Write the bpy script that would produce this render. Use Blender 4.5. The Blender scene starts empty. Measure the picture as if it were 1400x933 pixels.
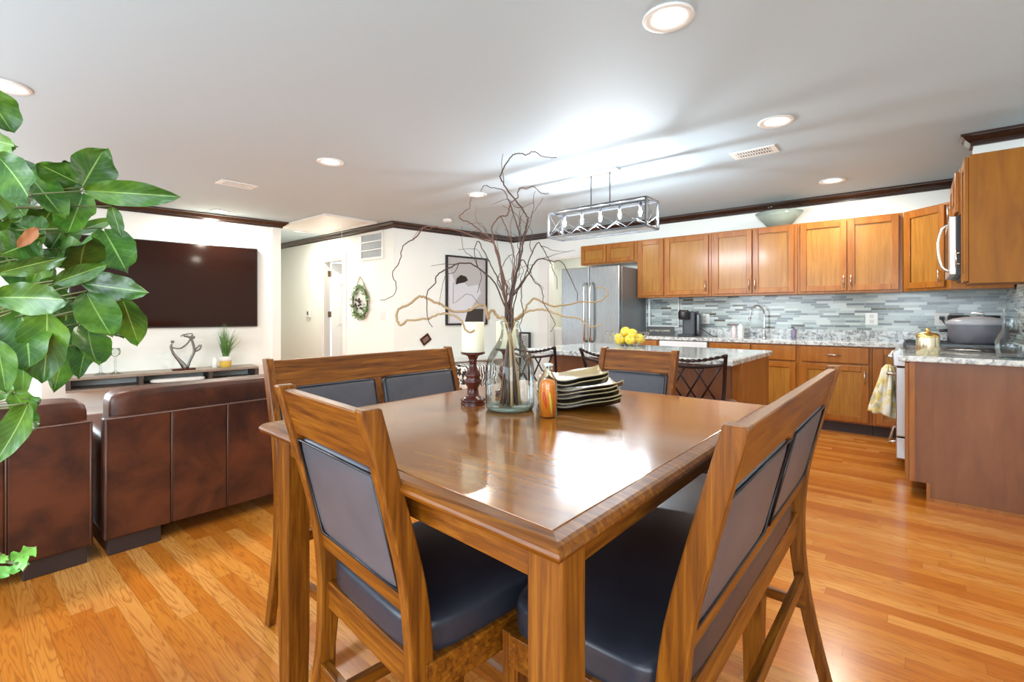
import bpy, bmesh, math, random
from mathutils import Vector, Matrix
S = bpy.context.scene
C = S.collection
PI = math.pi
rnd = random.Random(7)

# ------------------------------------------------------------------ camera
CAM_H, FPX, YAW = 1.20, 660.0, math.radians(40)
cd = bpy.data.cameras.new('camera'); cam = bpy.data.objects.new('camera', cd); C.objects.link(cam)
cam.location = (0, 0, CAM_H); cam.rotation_euler = (PI/2, 0, YAW)
cd.sensor_fit = 'HORIZONTAL'; cd.sensor_width = 36; cd.lens = FPX/1400*36
cd.shift_y = -(466.5-430)/1400; cd.clip_start = .02
S.camera = cam
# ------------------------------------------------------------------ exposure, sky, daylight, added fill lights
S.view_settings.view_transform = 'Standard'; S.view_settings.look = 'None'
S.view_settings.exposure = 0.42; S.view_settings.gamma = 1; S.view_settings.use_curve_mapping = False
W = bpy.data.worlds.new('sky'); S.world = W; W.use_nodes = True
W.node_tree.nodes['Background'].inputs[0].default_value = (.80, .90, 1, 1)
W.node_tree.nodes['Background'].inputs[1].default_value = 1.2
def area(name, loc, rot, sx, sy, power, col):
    l = bpy.data.lights.new(name, 'AREA'); l.shape = 'RECTANGLE'; l.size = sx; l.size_y = sy
    l.energy = power; l.color = col
    o = bpy.data.objects.new(name, l); C.objects.link(o); o.location = loc; o.rotation_euler = rot
    return o
DAY = (.77, .90, 1)
area('added_fill_rear', (-2.9, -2.22, 1.35), (PI/2, 0, 0), 2.6, 1.5, 90, DAY)  # added fill behind the camera, set in an invented window
area('added_fill_rear_right', (.3, -2.22, 1.3), (PI/2, 0, 0), 1.9, 1.6, 62, DAY)  # second added fill from behind, brightens the near furniture
area('added_fill_right', (1.62, -1.35, 1.3), (PI/2, 0, PI/2), 1.2, 1.7, 45, DAY)  # added side fill for right-facing surfaces, from an invented window
area('daylight_window_left', (-8.62, -.6, 1.3), (PI/2, 0, -PI/2), 1.6, 1.5, 75, DAY)
DOWN_W, DOWN_COL = 9.5, (1, .92, .79)

# ------------------------------------------------------------------ picture rays (only used to read positions)
Fw = (-math.sin(YAW), math.cos(YAW)); Rt = (math.cos(YAW), math.sin(YAW))
def at_d(x, y, d):
    u = (x-700)/FPX; v = (430-y)/FPX
    return Vector(((Fw[0]+u*Rt[0])*d, (Fw[1]+u*Rt[1])*d, CAM_H+v*d))

# ------------------------------------------------------------------ mesh builder
def M4(loc=(0,0,0), rot=(0,0,0)):
    from mathutils import Euler
    return Matrix.Translation(loc) @ Euler(rot).to_matrix().to_4x4()
class MB:
    def __init__(s): s.v = []; s.f = []; s.sm = []; s.uv = {}
    def add(s, vs, fs, M=None, smooth=False):
        b = len(s.v)
        for p in vs: s.v.append(tuple(M @ Vector(p)) if M is not None else tuple(p))
        for f in fs: s.f.append(tuple(b+i for i in f)); s.sm.append(smooth)
        return s
    def bm(s, bm, M=None, smooth=False):
        bm.verts.index_update()
        s.add([v.co[:] for v in bm.verts], [[v.index for v in f.verts] for f in bm.faces], M, smooth); bm.free()
        return s
    def box(s, c, d, bev=0, M=None, seg=2):
        bm = bmesh.new(); bmesh.ops.create_cube(bm, size=1)
        for v in bm.verts: v.co = Vector((v.co.x*d[0], v.co.y*d[1], v.co.z*d[2]))
        if bev: bmesh.ops.bevel(bm, geom=bm.edges[:], offset=min(bev, min(d)*.45), segments=seg, affect='EDGES', profile=.5)
        for v in bm.verts: v.co += Vector(c)
        return s.bm(bm, M)
    def bb(s, a, b, bev=0, M=None):
        return s.box([(a[i]+b[i])/2 for i in range(3)], [abs(b[i]-a[i]) for i in range(3)], bev, M)
    def bar(s, p, q, w, h, bev=0, up=(0,0,1)):
        p = Vector(p); q = Vector(q); y = (q-p); L = y.length; y.normalize()
        x = y.cross(Vector(up))
        if x.length < 1e-4: x = y.cross(Vector((1,0,0)))
        x.normalize(); z = x.cross(y)
        R = Matrix((x, y, z)).transposed().to_4x4()
        return s.box((0,0,0), (w, L, h), bev, Matrix.Translation((p+q)/2) @ R)
    def pad(s, c, d, p=7, n=10, M=None, crown=0):
        bm = bmesh.new(); bmesh.ops.create_cube(bm, size=2)
        bmesh.ops.subdivide_edges(bm, edges=bm.edges[:], cuts=n, use_grid_fill=True)
        for v in bm.verts:
            q = v.co; m = max(abs(a) for a in q); t = sum((abs(a)/m)**p for a in q)**(1/p)
            q = q/t
            z = q.z + (crown*max(0, q.z)*(1-q.x**2)*(1-q.y**2) if crown else 0)
            v.co = Vector((q.x*d[0]/2+c[0], q.y*d[1]/2+c[1], z*d[2]/2+c[2]))
        return s.bm(bm, M, True)
    def prism(s, poly, axis, lo, hi, M=None):
        n = len(poly)
        def P(a, b, t): return {'x': (t, a, b), 'y': (a, t, b), 'z': (a, b, t)}[axis]
        vs = [P(a, b, lo) for a, b in poly]+[P(a, b, hi) for a, b in poly]
        fs = [tuple(range(n))[::-1], tuple(range(n, 2*n))]+[(i, (i+1) % n, n+(i+1) % n, n+i) for i in range(n)]
        return s.add(vs, fs, M)
    def lathe(s, prof, c=(0,0,0), n=28, M=None, cap=True):
        vs = []; fs = []; m = len(prof)
        for r, z in prof:
            for k in range(n):
                a = 2*PI*k/n; vs.append((c[0]+r*math.cos(a), c[1]+r*math.sin(a), c[2]+z))
        for i in range(m-1):
            for k in range(n):
                k2 = (k+1) % n; fs.append((i*n+k, i*n+k2, (i+1)*n+k2, (i+1)*n+k))
        s.add(vs, fs, M, True)
        if cap:
            s.add(vs[:n], [tuple(range(n))[::-1]], M); s.add(vs[-n:], [tuple(range(n))], M)
        return s
    def cyl(s, p, q, r, n=12, r2=None):
        return s.tube([p, q], [r, r2 if r2 is not None else r], n)
    def tube(s, pts, rad, n=8, closed=False):
        pts = [Vector(p) for p in pts]; m = len(pts)
        if not hasattr(rad, '__len__'): rad = [rad]*m
        vs = []; fs = []; prev = None
        for i, p in enumerate(pts):
            if closed: t = pts[(i+1) % m]-pts[i-1]
            else: t = pts[min(i+1, m-1)]-pts[max(i-1, 0)]
            t.normalize()
            if prev is None:
                a = t.cross(Vector((0,0,1)))
                if a.length < .05: a = t.cross(Vector((1,0,0)))
            else: a = prev-t*prev.dot(t)
            a.normalize(); prev = a; b = t.cross(a)
            for k in range(n):
                an = 2*PI*k/n; vs.append(p+(a*math.cos(an)+b*math.sin(an))*rad[i])
        for i in range(m if closed else m-1):
            j = (i+1) % m
            for k in range(n):
                k2 = (k+1) % n; fs.append((i*n+k, i*n+k2, j*n+k2, j*n+k))
        if not closed: fs += [tuple(range(n))[::-1], tuple(range((m-1)*n, m*n))]
        return s.add(vs, fs, None, True)
    def ball(s, c, r, M=None, n=14, sc=(1,1,1)):
        bm = bmesh.new(); bmesh.ops.create_uvsphere(bm, u_segments=n, v_segments=max(6, n*2//3), radius=r)
        for v in bm.verts: v.co = Vector((v.co.x*sc[0]+c[0], v.co.y*sc[1]+c[1], v.co.z*sc[2]+c[2]))
        return s.bm(bm, M, True)
    def grid(s, fn, nu, nv, smooth=True, M=None, uv=False):
        b = len(s.v); vs = [fn(i/nu, j/nv) for j in range(nv+1) for i in range(nu+1)]; w = nu+1
        if uv:
            for j in range(nv+1):
                for i in range(nu+1): s.uv[b+j*w+i] = (i/nu, j/nv)
        return s.add(vs, [(j*w+i, j*w+i+1, (j+1)*w+i+1, (j+1)*w+i) for j in range(nv) for i in range(nu)], M, smooth)
    def build(s, name, m, parent=None, bev=0, loc=None):
        me = bpy.data.meshes.new(name); me.from_pydata(s.v, [], s.f)
        me.polygons.foreach_set('use_smooth', s.sm)
        if s.uv:
            ul = me.uv_layers.new(name='uv')
            for li, l in enumerate(me.loops): ul.data[li].uv = s.uv.get(l.vertex_index, (0, .5))
        me.update(); me.materials.append(m)
        o = bpy.data.objects.new(name, me); C.objects.link(o)
        if parent: o.parent = parent
        if loc: o.location = loc
        if bev:
            b = o.modifiers.new('bevel', 'BEVEL'); b.width = bev; b.segments = 2; b.limit_method = 'ANGLE'; b.angle_limit = .6
        return o
def tag(o, label, cat, group=None):
    o['label'] = label; o['category'] = cat
    if group: o['group'] = group
    return o
def thing(name, label, cat, loc=(0,0,0), rz=0, group=None):
    o = bpy.data.objects.new(name, None); C.objects.link(o); o.empty_display_size = .1
    o.location = loc; o.rotation_euler = (0, 0, rz)
    return tag(o, label, cat, group)
def struct(o): o['kind'] = 'structure'; return o
def dup(root, loc, rz, label, group=None):
    r = root.copy(); C.objects.link(r); r.location = loc; r.rotation_euler = (0, 0, rz); r['label'] = label
    if group: r['group'] = group
    for ch in list(root.children):
        c = ch.copy(); C.objects.link(c); c.parent = r
        for g in list(ch.children):
            d = g.copy(); C.objects.link(d); d.parent = c
    return r
def smooth_path(pts, k=4):
    pts = [Vector(p) for p in pts]; out = []
    for i in range(len(pts)-1):
        p0 = pts[max(i-1, 0)]; p1 = pts[i]; p2 = pts[i+1]; p3 = pts[min(i+2, len(pts)-1)]
        for j in range(k):
            t = j/k
            out.append(.5*((2*p1)+(p2-p0)*t+(2*p0-5*p1+4*p2-p3)*t*t+(3*p1-p0-3*p2+p3)*t**3))
    out.append(pts[-1]); return out

# ------------------------------------------------------------------ materials
class NT:
    def __init__(s, name):
        s.m = bpy.data.materials.new(name); s.m.use_nodes = True; s.t = s.m.node_tree; s.b = s.t.nodes['Principled BSDF']
    def n(s, ty, **kw):
        nd = s.t.nodes.new(ty)
        for k, v in kw.items(): setattr(nd, k, v)
        return nd
    def l(s, a, b): s.t.links.new(a, b)
    def math(s, op, a, b=0):
        nd = s.n('ShaderNodeMath', operation=op)
        for i, q in enumerate((a, b)):
            if hasattr(q, 'is_linked'): s.l(q, nd.inputs[i])
            else: nd.inputs[i].default_value = q
        return nd.outputs[0]
    def ramp(s, fac, stops, interp='LINEAR'):
        nd = s.n('ShaderNodeValToRGB'); nd.color_ramp.interpolation = interp; e = nd.color_ramp.elements
        while len(e) < len(stops): e.new(.5)
        for q, (p, c) in zip(e, stops): q.position = p; q.color = (*c, 1)
        s.l(fac, nd.inputs[0]); return nd.outputs[0]
    def obj(s, scale=(1,1,1), coord='Object', rot=(0,0,0)):
        t = s.n('ShaderNodeTexCoord'); mp = s.n('ShaderNodeMapping'); mp.inputs['Scale'].default_value = scale
        mp.inputs['Rotation'].default_value = rot
        s.l(t.outputs[coord], mp.inputs[0]); return mp.outputs[0]
    def noise(s, vec, scale, detail=4, rough=.5, dist=0):
        nd = s.n('ShaderNodeTexNoise'); nd.inputs['Scale'].default_value = scale; nd.inputs['Detail'].default_value = detail
        nd.inputs['Roughness'].default_value = rough; nd.inputs['Distortion'].default_value = dist
        s.l(vec, nd.inputs['Vector']); return nd.outputs['Fac']
    def mix(s, f, a, b, mode='MIX'):
        nd = s.n('ShaderNodeMix', data_type='RGBA', blend_type=mode)
        for k, q in ((0, f), (6, a), (7, b)):
            if hasattr(q, 'is_linked'): s.l(q, nd.inputs[k])
            else: nd.inputs[k].default_value = q if k == 0 else (*q, 1)
        return nd.outputs[2]
    def bump(s, h, st, d=.01):
        nd = s.n('ShaderNodeBump'); nd.inputs['Strength'].default_value = st; nd.inputs['Distance'].default_value = d
        s.l(h, nd.inputs['Height']); s.l(nd.outputs[0], s.b.inputs['Normal'])
    def set(s, **kw):
        mp = dict(color='Base Color', rough='Roughness', metal='Metallic', coat='Coat Weight', coatr='Coat Roughness', trans='Transmission Weight',
                  ior='IOR', alpha='Alpha', spec='Specular IOR Level', sheen='Sheen Weight', emis='Emission Color', emit='Emission Strength')
        for k, v in kw.items():
            i = s.b.inputs[mp[k]]
            if hasattr(v, 'is_linked'): s.l(v, i)
            elif isinstance(v, tuple): i.default_value = (*v, 1)
            else: i.default_value = v
        return s.m
def plain(name, col, rough=.5, metal=0, **kw):
    return NT(name).set(color=col, rough=rough, metal=metal, **kw)
def wood(name, c1, c2, c3, axis='x', rough=.3, coat=.3, stretch=14, scale=3.0, planks=0):
    n = NT(name); sc = {'x': (1, stretch, stretch), 'y': (stretch, 1, stretch), 'z': (stretch, stretch, 1)}[axis]
    v = n.obj(sc); f = n.noise(v, scale, 6, .62, .6); v2 = n.obj((1.5, 1.5, 1.5)); g = n.noise(v2, 2.0, 2)
    col = n.ramp(f, [(.28, c1), (.5, c2), (.74, c3)])
    dark = tuple(a*.72 for a in c2)
    col = n.mix(n.math('MULTIPLY', n.math('SUBTRACT', g, .35), 1.0), col, dark)
    n.bump(f, .06, .002)
    return n.set(color=col, rough=rough, coat=coat*.4, coatr=.15, spec=.32)
TW = ((.05, .012, .002), (.185, .054, .003), (.35, .130, .010))
M_tz = wood('stained_wood_upright', *TW, 'z', .36, .12, 18, 4.2)
M_tx = wood('stained_wood_long', *TW, 'x', .36, .12, 18, 4.2)
M_ty = wood('stained_wood_cross', *TW, 'y', .36, .12, 18, 4.2)
def tabletop_mat():
    n = NT('polished_tabletop_wood'); v = n.obj((1, 9, 9)); f = n.noise(v, 3.2, 6, .62, .8)
    t = n.n('ShaderNodeTexCoord'); sp = n.n('ShaderNodeSeparateXYZ'); n.l(t.outputs['Object'], sp.inputs[0])
    row = n.math('FLOOR', n.math('MULTIPLY', sp.outputs[1], 10.5)); w = n.n('ShaderNodeTexWhiteNoise', noise_dimensions='1D'); n.l(row, w.inputs['W'])
    col = n.ramp(f, [(.25, (.12, .036, .004)), (.5, (.28, .100, .010)), (.75, (.44, .195, .030))])
    col = n.mix(n.math('MULTIPLY', w.outputs[0], .45), col, (.36, .15, .05))
    n.bump(f, .006, .001)
    r = n.ramp(f, [(.2, (.20,)*3), (.8, (.12,)*3)])
    return n.set(color=col, rough=r, coat=.6, coatr=.10)
M_top = tabletop_mat()
def floor_mat():
    n = NT('oak_strip_floor'); v = n.obj((1, 1, 1)); sp = n.n('ShaderNodeSeparateXYZ'); n.l(v, sp.inputs[0])
    RH, BL = .068, 1.15
    ry = n.math('DIVIDE', sp.outputs[1], RH); row = n.math('FLOOR', ry)
    wn = n.n('ShaderNodeTexWhiteNoise', noise_dimensions='1D'); n.l(row, wn.inputs['W'])
    rx = n.math('ADD', n.math('DIVIDE', sp.outputs[0], BL), n.math('MULTIPLY', wn.outputs[0], 37)); colm = n.math('FLOOR', rx)
    cb0 = n.n('ShaderNodeCombineXYZ'); n.l(colm, cb0.inputs[0]); n.l(row, cb0.inputs[1])
    w2 = n.n('ShaderNodeTexWhiteNoise', noise_dimensions='2D'); n.l(cb0.outputs[0], w2.inputs['Vector'])
    cb = n.n('ShaderNodeCombineXYZ'); n.l(sp.outputs[0], cb.inputs[0]); n.l(n.math('MULTIPLY', sp.outputs[1], 15), cb.inputs[1]); n.l(n.math('MULTIPLY', w2.outputs[0], 40), cb.inputs[2])
    g = n.noise(cb.outputs[0], 1.7, 2, .45, .35)
    wave = n.math('FRACT', n.math('MULTIPLY', g, 11)); tri = n.math('ABSOLUTE', n.math('SUBTRACT', wave, .5))
    fine = n.noise(n.obj((3, 80, 1)), 3, 4, .65); big = n.noise(n.obj((.8, 2.2, 1)), 1.6, 3)
    base = n.ramp(w2.outputs[0], [(0, (.46, .128, .010)), (.3, (.57, .186, .019)), (.7, (.64, .25, .038)), (1, (.70, .315, .076))])
    base = n.mix(n.ramp(big, [(.45, (0,)*3), (.7, (.55,)*3)]), base, (.44, .115, .014))
    col = n.mix(n.ramp(tri, [(.0, (.62,)*3), (.25, (0,)*3)]), base, (.33, .085, .010))
    col = n.mix(n.ramp(fine, [(.48, (0,)*3), (.75, (.35,)*3)]), col, (.30, .085, .014))
    gap = n.math('MAXIMUM', n.math('LESS_THAN', n.math('FRACT', ry), .022), n.math('LESS_THAN', n.math('FRACT', rx), .0016))
    col = n.mix(n.math('MULTIPLY', gap, .7), col, (.24, .075, .014))
    n.bump(n.math('SUBTRACT', 1, gap), .15, .001)
    return n.set(color=col, rough=.24, coat=.2, coatr=.18, spec=.4)
M_floor = floor_mat()
def wall_mat(name, c):
    n = NT(name); f = n.noise(n.obj(), 60, 3); n.bump(f, .03, .002); return n.set(color=c, rough=.62)
M_wall = wall_mat('white_wall_paint', (.87, .90, .86))
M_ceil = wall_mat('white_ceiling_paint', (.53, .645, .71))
M_trim = plain('white_trim_paint', (.84, .84, .81), .35)
def crown_mat():
    n = NT('espresso_stained_moulding'); f = n.noise(n.obj((2, 2, 30)), 4, 3)
    return n.set(color=n.ramp(f, [(.3, (.022, .009, .006)), (.7, (.05, .02, .012))]), rough=.22, coat=.4)
M_crown = crown_mat()
CW = ((.24, .070, .008), (.35, .118, .014), (.44, .172, .028))
M_cab = wood('honey_stained_cabinet_wood', *CW, 'z', .30, .35, 10, 2.0)
M_cabp = wood('honey_stained_cabinet_panel', (.27, .105, .015), (.37, .16, .026), (.45, .21, .042), 'z', .26, .4, 16, 3.0)
M_cabd = wood('warm_brown_end_panel', (.17, .056, .018), (.225, .080, .026), (.26, .10, .038), 'z', .34, .3, 6, 2.0)
M_endp = wood('amber_end_panel', (.20, .066, .003), (.28, .098, .003), (.34, .132, .006), 'z', .5, .0, 6, 2.0)
M_kick = plain('dark_toe_kick_paint', (.035, .02, .018), .5)
def leather(name, c1, c2, rough, sc=5, bump=.15):
    n = NT(name); f = n.noise(n.obj(), sc, 5, .6, .4); g = n.noise(n.obj(), 160, 2)
    n.bump(g, bump, .001); return n.set(color=n.ramp(f, [(.36, c1), (.64, c2)]), rough=rough, coat=.04, coatr=.3, spec=.4)
M_sofa = leather('mottled_brown_leather', (.030, .009, .006), (.112, .030, .011), .40, 4.0)
M_blk = leather('black_seat_leather', (.020, .021, .030), (.030, .032, .044), .33, 6, .1)
M_pad = leather('grey_black_back_leather', (.070, .072, .088), (.095, .092, .110), .40, 5, .1)
M_pipe = plain('black_piping', (.008, .008, .01), .35)
M_steel = NT('brushed_stainless_steel'); _f = M_steel.noise(M_steel.obj((60, 60, 1)), 4, 3)
M_steel = M_steel.set(color=(.30, .31, .32), rough=M_steel.ramp(_f, [(.3, (.25,)*3), (.7, (.31,)*3)]), metal=1)
M_bsteel = plain('light_stainless_steel', (.55, .56, .57), .30, .85)
M_fside = plain('grey_fridge_cabinet_paint', (.19, .20, .21), .35, .4)
M_nickel = plain('brushed_nickel', (.62, .60, .56), .25, 1)
M_chrome = plain('polished_chrome', (.75, .76, .78), .08, 1)
M_chand = plain('dark_grey_steel', (.10, .105, .115), .32, .8)
M_iron = plain('dark_bronze_iron', (.028, .012, .010), .38, .5)
def granite():
    n = NT('speckled_white_granite'); v = n.obj((1, 1.0, 1)); f = n.noise(v, 26, 8, .7, .6); g = n.noise(v, 75, 4, .7)
    c = n.ramp(f, [(.33, (.08, .08, .10)), (.43, (.32, .33, .34)), (.51, (.58, .60, .59)), (.62, (.74, .76, .73)), (.72, (.42, .41, .38))])
    c = n.mix(n.ramp(g, [(.60, (0,)*3), (.68, (.8,)*3)]), c, (.16, .15, .16)); return n.set(color=c, rough=.12, coat=.3)
M_gran = granite()
def tiles(u_axis):
    n = NT('mosaic_strip_tiles_'+u_axis); t = n.n('ShaderNodeTexCoord'); sp = n.n('ShaderNodeSeparateXYZ'); n.l(t.outputs['Object'], sp.inputs[0])
    u0 = sp.outputs[0 if u_axis == 'x' else 1]; rowf = n.math('DIVIDE', sp.outputs[2], .027); row = n.math('FLOOR', rowf)
    w1 = n.n('ShaderNodeTexWhiteNoise', noise_dimensions='1D'); n.l(row, w1.inputs['W'])
    lw = n.math('ADD', n.math('MULTIPLY', w1.outputs[0], .08), .125)
    uu = n.math('ADD', n.math('DIVIDE', u0, lw), n.math('MULTIPLY', w1.outputs[0], 17)); col = n.math('FLOOR', uu)
    cb = n.n('ShaderNodeCombineXYZ'); n.l(col, cb.inputs[0]); n.l(row, cb.inputs[1])
    w2 = n.n('ShaderNodeTexWhiteNoise', noise_dimensions='2D'); n.l(cb.outputs[0], w2.inputs['Vector'])
    c = n.ramp(w2.outputs[0], [(0, (.44, .50, .48)), (.22, (.29, .34, .335)), (.40, (.56, .61, .585)), (.58, (.21, .245, .25)), (.72, (.38, .44, .42)), (.86, (.085, .075, .05)), (.93, (.17, .195, .205))], 'CONSTANT')
    m = n.math('MAXIMUM', n.math('LESS_THAN', n.math('FRACT', rowf), .08), n.math('LESS_THAN', n.math('FRACT', uu), .018))
    c = n.mix(m, c, (.50, .53, .51)); r = n.math('ADD', n.math('MULTIPLY', m, .5), .14)
    return n.set(color=c, rough=r)
M_tilex, M_tiley = tiles('x'), tiles('y')
M_glass = NT('clear_glass').set(color=(.97, 1, .98), rough=.0, trans=1, ior=1.45)
def thin_glass(name, tint, edge=.75):
    n = NT(name); out = n.t.nodes['Material Output']; tr = n.n('ShaderNodeBsdfTransparent'); tr.inputs[0].default_value = (*tint, 1)
    gl = n.n('ShaderNodeBsdfGlossy'); gl.inputs['Roughness'].default_value = .02; lw = n.n('ShaderNodeLayerWeight'); lw.inputs[0].default_value = .25
    mx = n.n('ShaderNodeMixShader'); n.l(n.math('MINIMUM', n.math('ADD', n.math('MULTIPLY', lw.outputs['Fresnel'], edge), .02), .8), mx.inputs[0]); n.l(tr.outputs[0], mx.inputs[1]); n.l(gl.outputs[0], mx.inputs[2]); n.l(mx.outputs[0], out.inputs[0])
    return n.m
M_tglass = thin_glass('clear_bottle_glass', (.94, .97, .95))
M_gglass = NT('pale_green_glass').set(color=(.90, .97, .93), rough=.02, trans=1, ior=1.45)
M_lampg = NT('lit_lamp_lens').set(color=(1, 1, 1), emis=(1, .93, .78), emit=14)
M_bulb = NT('lit_bulb').set(color=(1, 1, 1), emis=(.86, .94, 1), emit=1300)
M_white = plain('white_plastic', (.80, .80, .78), .35)
M_black = plain('black_plastic', (.012, .012, .014), .3)
M_screen = plain('dark_tv_glass', (.022, .007, .004), .08, 0, spec=.22)  # brown base colour stands in for the warm kitchen reflection
M_candle = plain('ivory_wax', (.86, .80, .60), .5)
M_gold = plain('brass_gold', (.80, .55, .18), .25, 1)
M_mahog = wood('dark_mahogany_turning', (.035, .008, .005), (.075, .014, .008), (.12, .03, .016), 'z', .2, .6)
def leafm(name, c1, c2, c3):
    n = NT(name); f = n.noise(n.obj(), 6.5, 4, .65); uv = n.n('ShaderNodeUVMap'); sp = n.n('ShaderNodeSeparateXYZ'); n.l(uv.outputs[0], sp.inputs[0])
    a = n.math('ABSOLUTE', n.math('SUBTRACT', sp.outputs[0], .5))
    vein = n.math('LESS_THAN', n.math('FRACT', n.math('ADD', n.math('MULTIPLY', sp.outputs[1], 8), n.math('MULTIPLY', a, -5))), .10)
    v = n.math('MAXIMUM', n.math('LESS_THAN', a, .018), n.math('MULTIPLY', vein, .22))
    c = n.mix(v, n.ramp(f, [(.3, c1), (.5, c2), (.7, c3)]), (.26, .42, .10))
    return n.set(color=c, rough=.40)
M_leaf = leafm('glossy_green_leaf', (.012, .050, .006), (.040, .130, .010), (.14, .29, .022))
M_ivy = leafm('pale_green_ivy_leaf', (.10, .32, .04), (.17, .45, .08), (.25, .55, .14))
M_stem = plain('green_brown_stem', (.12, .14, .04), .6)
M_bark = plain('brown_bark', (.11, .06, .03), .7)

# ------------------------------------------------------------------ room shell
CZ = 2.54
TVA, TVB = Vector((-7.47, .75)), Vector((-7.094, 3.22))
PICA, PICB = Vector((-5.81, 4.26)), Vector((-5.42, 6.5))
struct(MB().bb((-10, -2.6, -.1), (2.2, 8.6, 0)).build('floor', M_floor))
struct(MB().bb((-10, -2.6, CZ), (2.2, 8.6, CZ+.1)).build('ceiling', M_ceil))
def wall(name, a, b, t=.12, z0=0, z1=CZ, mb=None, m=None):
    """slab whose room face runs a->b with the room on the left-hand side"""
    a = Vector(a); b = Vector(b); d = (b-a).normalized(); n = Vector((d.y, -d.x))*t
    q = mb or MB(); q.prism([(a.x, a.y), (b.x, b.y), (b.x+n.x, b.y+n.y), (a.x+n.x, a.y+n.y)], 'z', z0, z1)
    return q if mb else struct(q.build(name, m or M_wall))
q = MB(); wall('', (.66, 6.5), (-3.86, 6.5), mb=q); wall('', (-3.86, 6.5), (-4.67, 6.5), z0=2.12, mb=q); wall('', (-4.67, 6.5), (PICB.x-.1, 6.5), mb=q)
struct(q.build('wall_kitchen', M_wall))
wall('wall_picture', PICB, PICA)
# hall wall with door opening
DX0, DX1, DZ = -7.80, -7.16, 2.11
q = MB(); wall('', (-5.81, 4.26), (DX1, 4.26), mb=q); wall('', (DX0, 4.26), (-9.6, 4.26), mb=q); wall('', (DX1, 4.26), (DX0, 4.26), z0=DZ, mb=q)
struct(q.build('wall_hall', M_wall))
wall('wall_hall_end', (-9.6, 4.26), (-9.6, 3.2))
wall('wall_hall_front', (-9.6, 3.22), (TVB.x-.002, 3.22))
wall('wall_tv', TVB, TVA)
wall('wall_left_return', TVA, (-8.6, .73))
q = MB(); wall('', (-8.6, .73), (-8.6, .2), mb=q); wall('', (-8.6, .2), (-8.6, -1.4), z1=.55, mb=q); wall('', (-8.6, .2), (-8.6, -1.4), z0=2.05, mb=q); wall('', (-8.6, -1.4), (-8.6, -2.2), mb=q)
struct(q.build('wall_left', M_wall))
q = MB(); xs = [-8.6, -4.2, -1.6, -.65, 1.25, 1.7]
for i in range(5):
    if i in (1, 3): wall('', (xs[i], -2.2), (xs[i+1], -2.2), z1=.55, mb=q); wall('', (xs[i], -2.2), (xs[i+1], -2.2), z0=2.15, mb=q)
    else: wall('', (xs[i], -2.2), (xs[i+1], -2.2), mb=q)
struct(q.build('wall_rear', M_wall))
q = MB(); wall('', (1.6, -2.2), (1.6, -2.0), mb=q); wall('', (1.6, -2.0), (1.6, -.7), z1=.4, mb=q); wall('', (1.6, -2.0), (1.6, -.7), z0=2.2, mb=q); wall('', (1.6, -.7), (1.6, 4.05), mb=q); wall('', (1.6, 4.05), (.66, 4.05), mb=q); wall('', (.66, 4.05), (.66, 6.5), mb=q)
struct(q.build('wall_right', M_wall))
def window(name, a, b, z0, z1):
    a = Vector(a); b = Vector(b); w = struct(bpy.data.objects.new(name, None)); C.objects.link(w); q = MB()
    P = lambda t, z: (a.x+(b.x-a.x)*t, a.y+(b.y-a.y)*t, z)
    for p_, r_ in ((P(0, z0), P(1, z0)), (P(0, z1), P(1, z1)), (P(0, z0), P(0, z1)), (P(1, z0), P(1, z1)), (P(.5, z0), P(.5, z1))): q.bar(p_, r_, .05, .05)
    q.build('window_frame', M_trim, w)
window('window_added_1', (-4.2, -2.24), (-1.6, -2.24), .55, 2.15); window('window_added_2', (-.65, -2.24), (1.25, -2.24), .55, 2.15)  # both rear windows are added out of view to carry fill light
window('window_added_3', (1.64, -2.0), (1.64, -.7), .4, 2.2); window('window_4', (-8.64, -1.4), (-8.64, .2), .55, 2.05)  # the right-hand window is added out of view for its light
# bulkhead over the wall cabinets by the range
struct(MB().bb((.325, 4.975, 2.26), (.66, 5.10, CZ)).build('wall_bulkhead', M_wall))
# crown mouldings
CP = [(0, 0), (.075, 0), (.075, -.014), (.062, -.020), (.050, -.040), (.030, -.058), (.018, -.066), (.018, -.086), (0, -.086)]
def crown(name, pts):
    """room is on the right-hand side of the walk; mitred corners"""
    pts = [Vector(p) for p in pts]; q = MB(); rings = []
    def nrm(i): d = (pts[i+1]-pts[i]).normalized(); return Vector((d.y, -d.x))
    for i, p in enumerate(pts):
        if i == 0: m = nrm(0)
        elif i == len(pts)-1: m = nrm(i-1)
        else: a, b = nrm(i-1), nrm(i); m = (a+b)/(1+a.dot(b))
        rings.append([(p.x+m.x*(o+.001), p.y+m.y*(o+.001), CZ-.001+z) for o, z in CP])
    k = len(CP); vs = sum(rings, []); fs = []
    for i in range(len(pts)-1):
        for j in range(k): fs.append((i*k+j, i*k+(j+1) % k, (i+1)*k+(j+1) % k, (i+1)*k+j))
    fs += [tuple(range(k)), tuple(range((len(pts)-1)*k, len(pts)*k))[::-1]]
    struct(q.add(vs, fs).build(name, M_crown))
crown('trim_1', [(-9.6, 4.26), PICA, PICB, (.66, 6.5)])
crown('trim_2', [(-8.6, -2.2), (-8.6, .73), TVA, TVB, (-9.6, 3.22)])
crown('trim_3', [(.325, 5.09), (.325, 4.975), (.66, 4.975)])
for nm, a, b in (('baseboard_hall', (-5.81, 4.245), (DX1+.1, 4.245)), ('baseboard_tv', TVA, TVB), ('baseboard_picture', PICA, PICB)):
    a = Vector(a); b = Vector(b); d = (b-a).normalized(); n = Vector((d.y, -d.x))*.012
    struct(MB().bar((a.x+n.x, a.y+n.y, .06), (b.x+n.x, b.y+n.y, .06), .016, .118).build(nm, M_trim))
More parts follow.
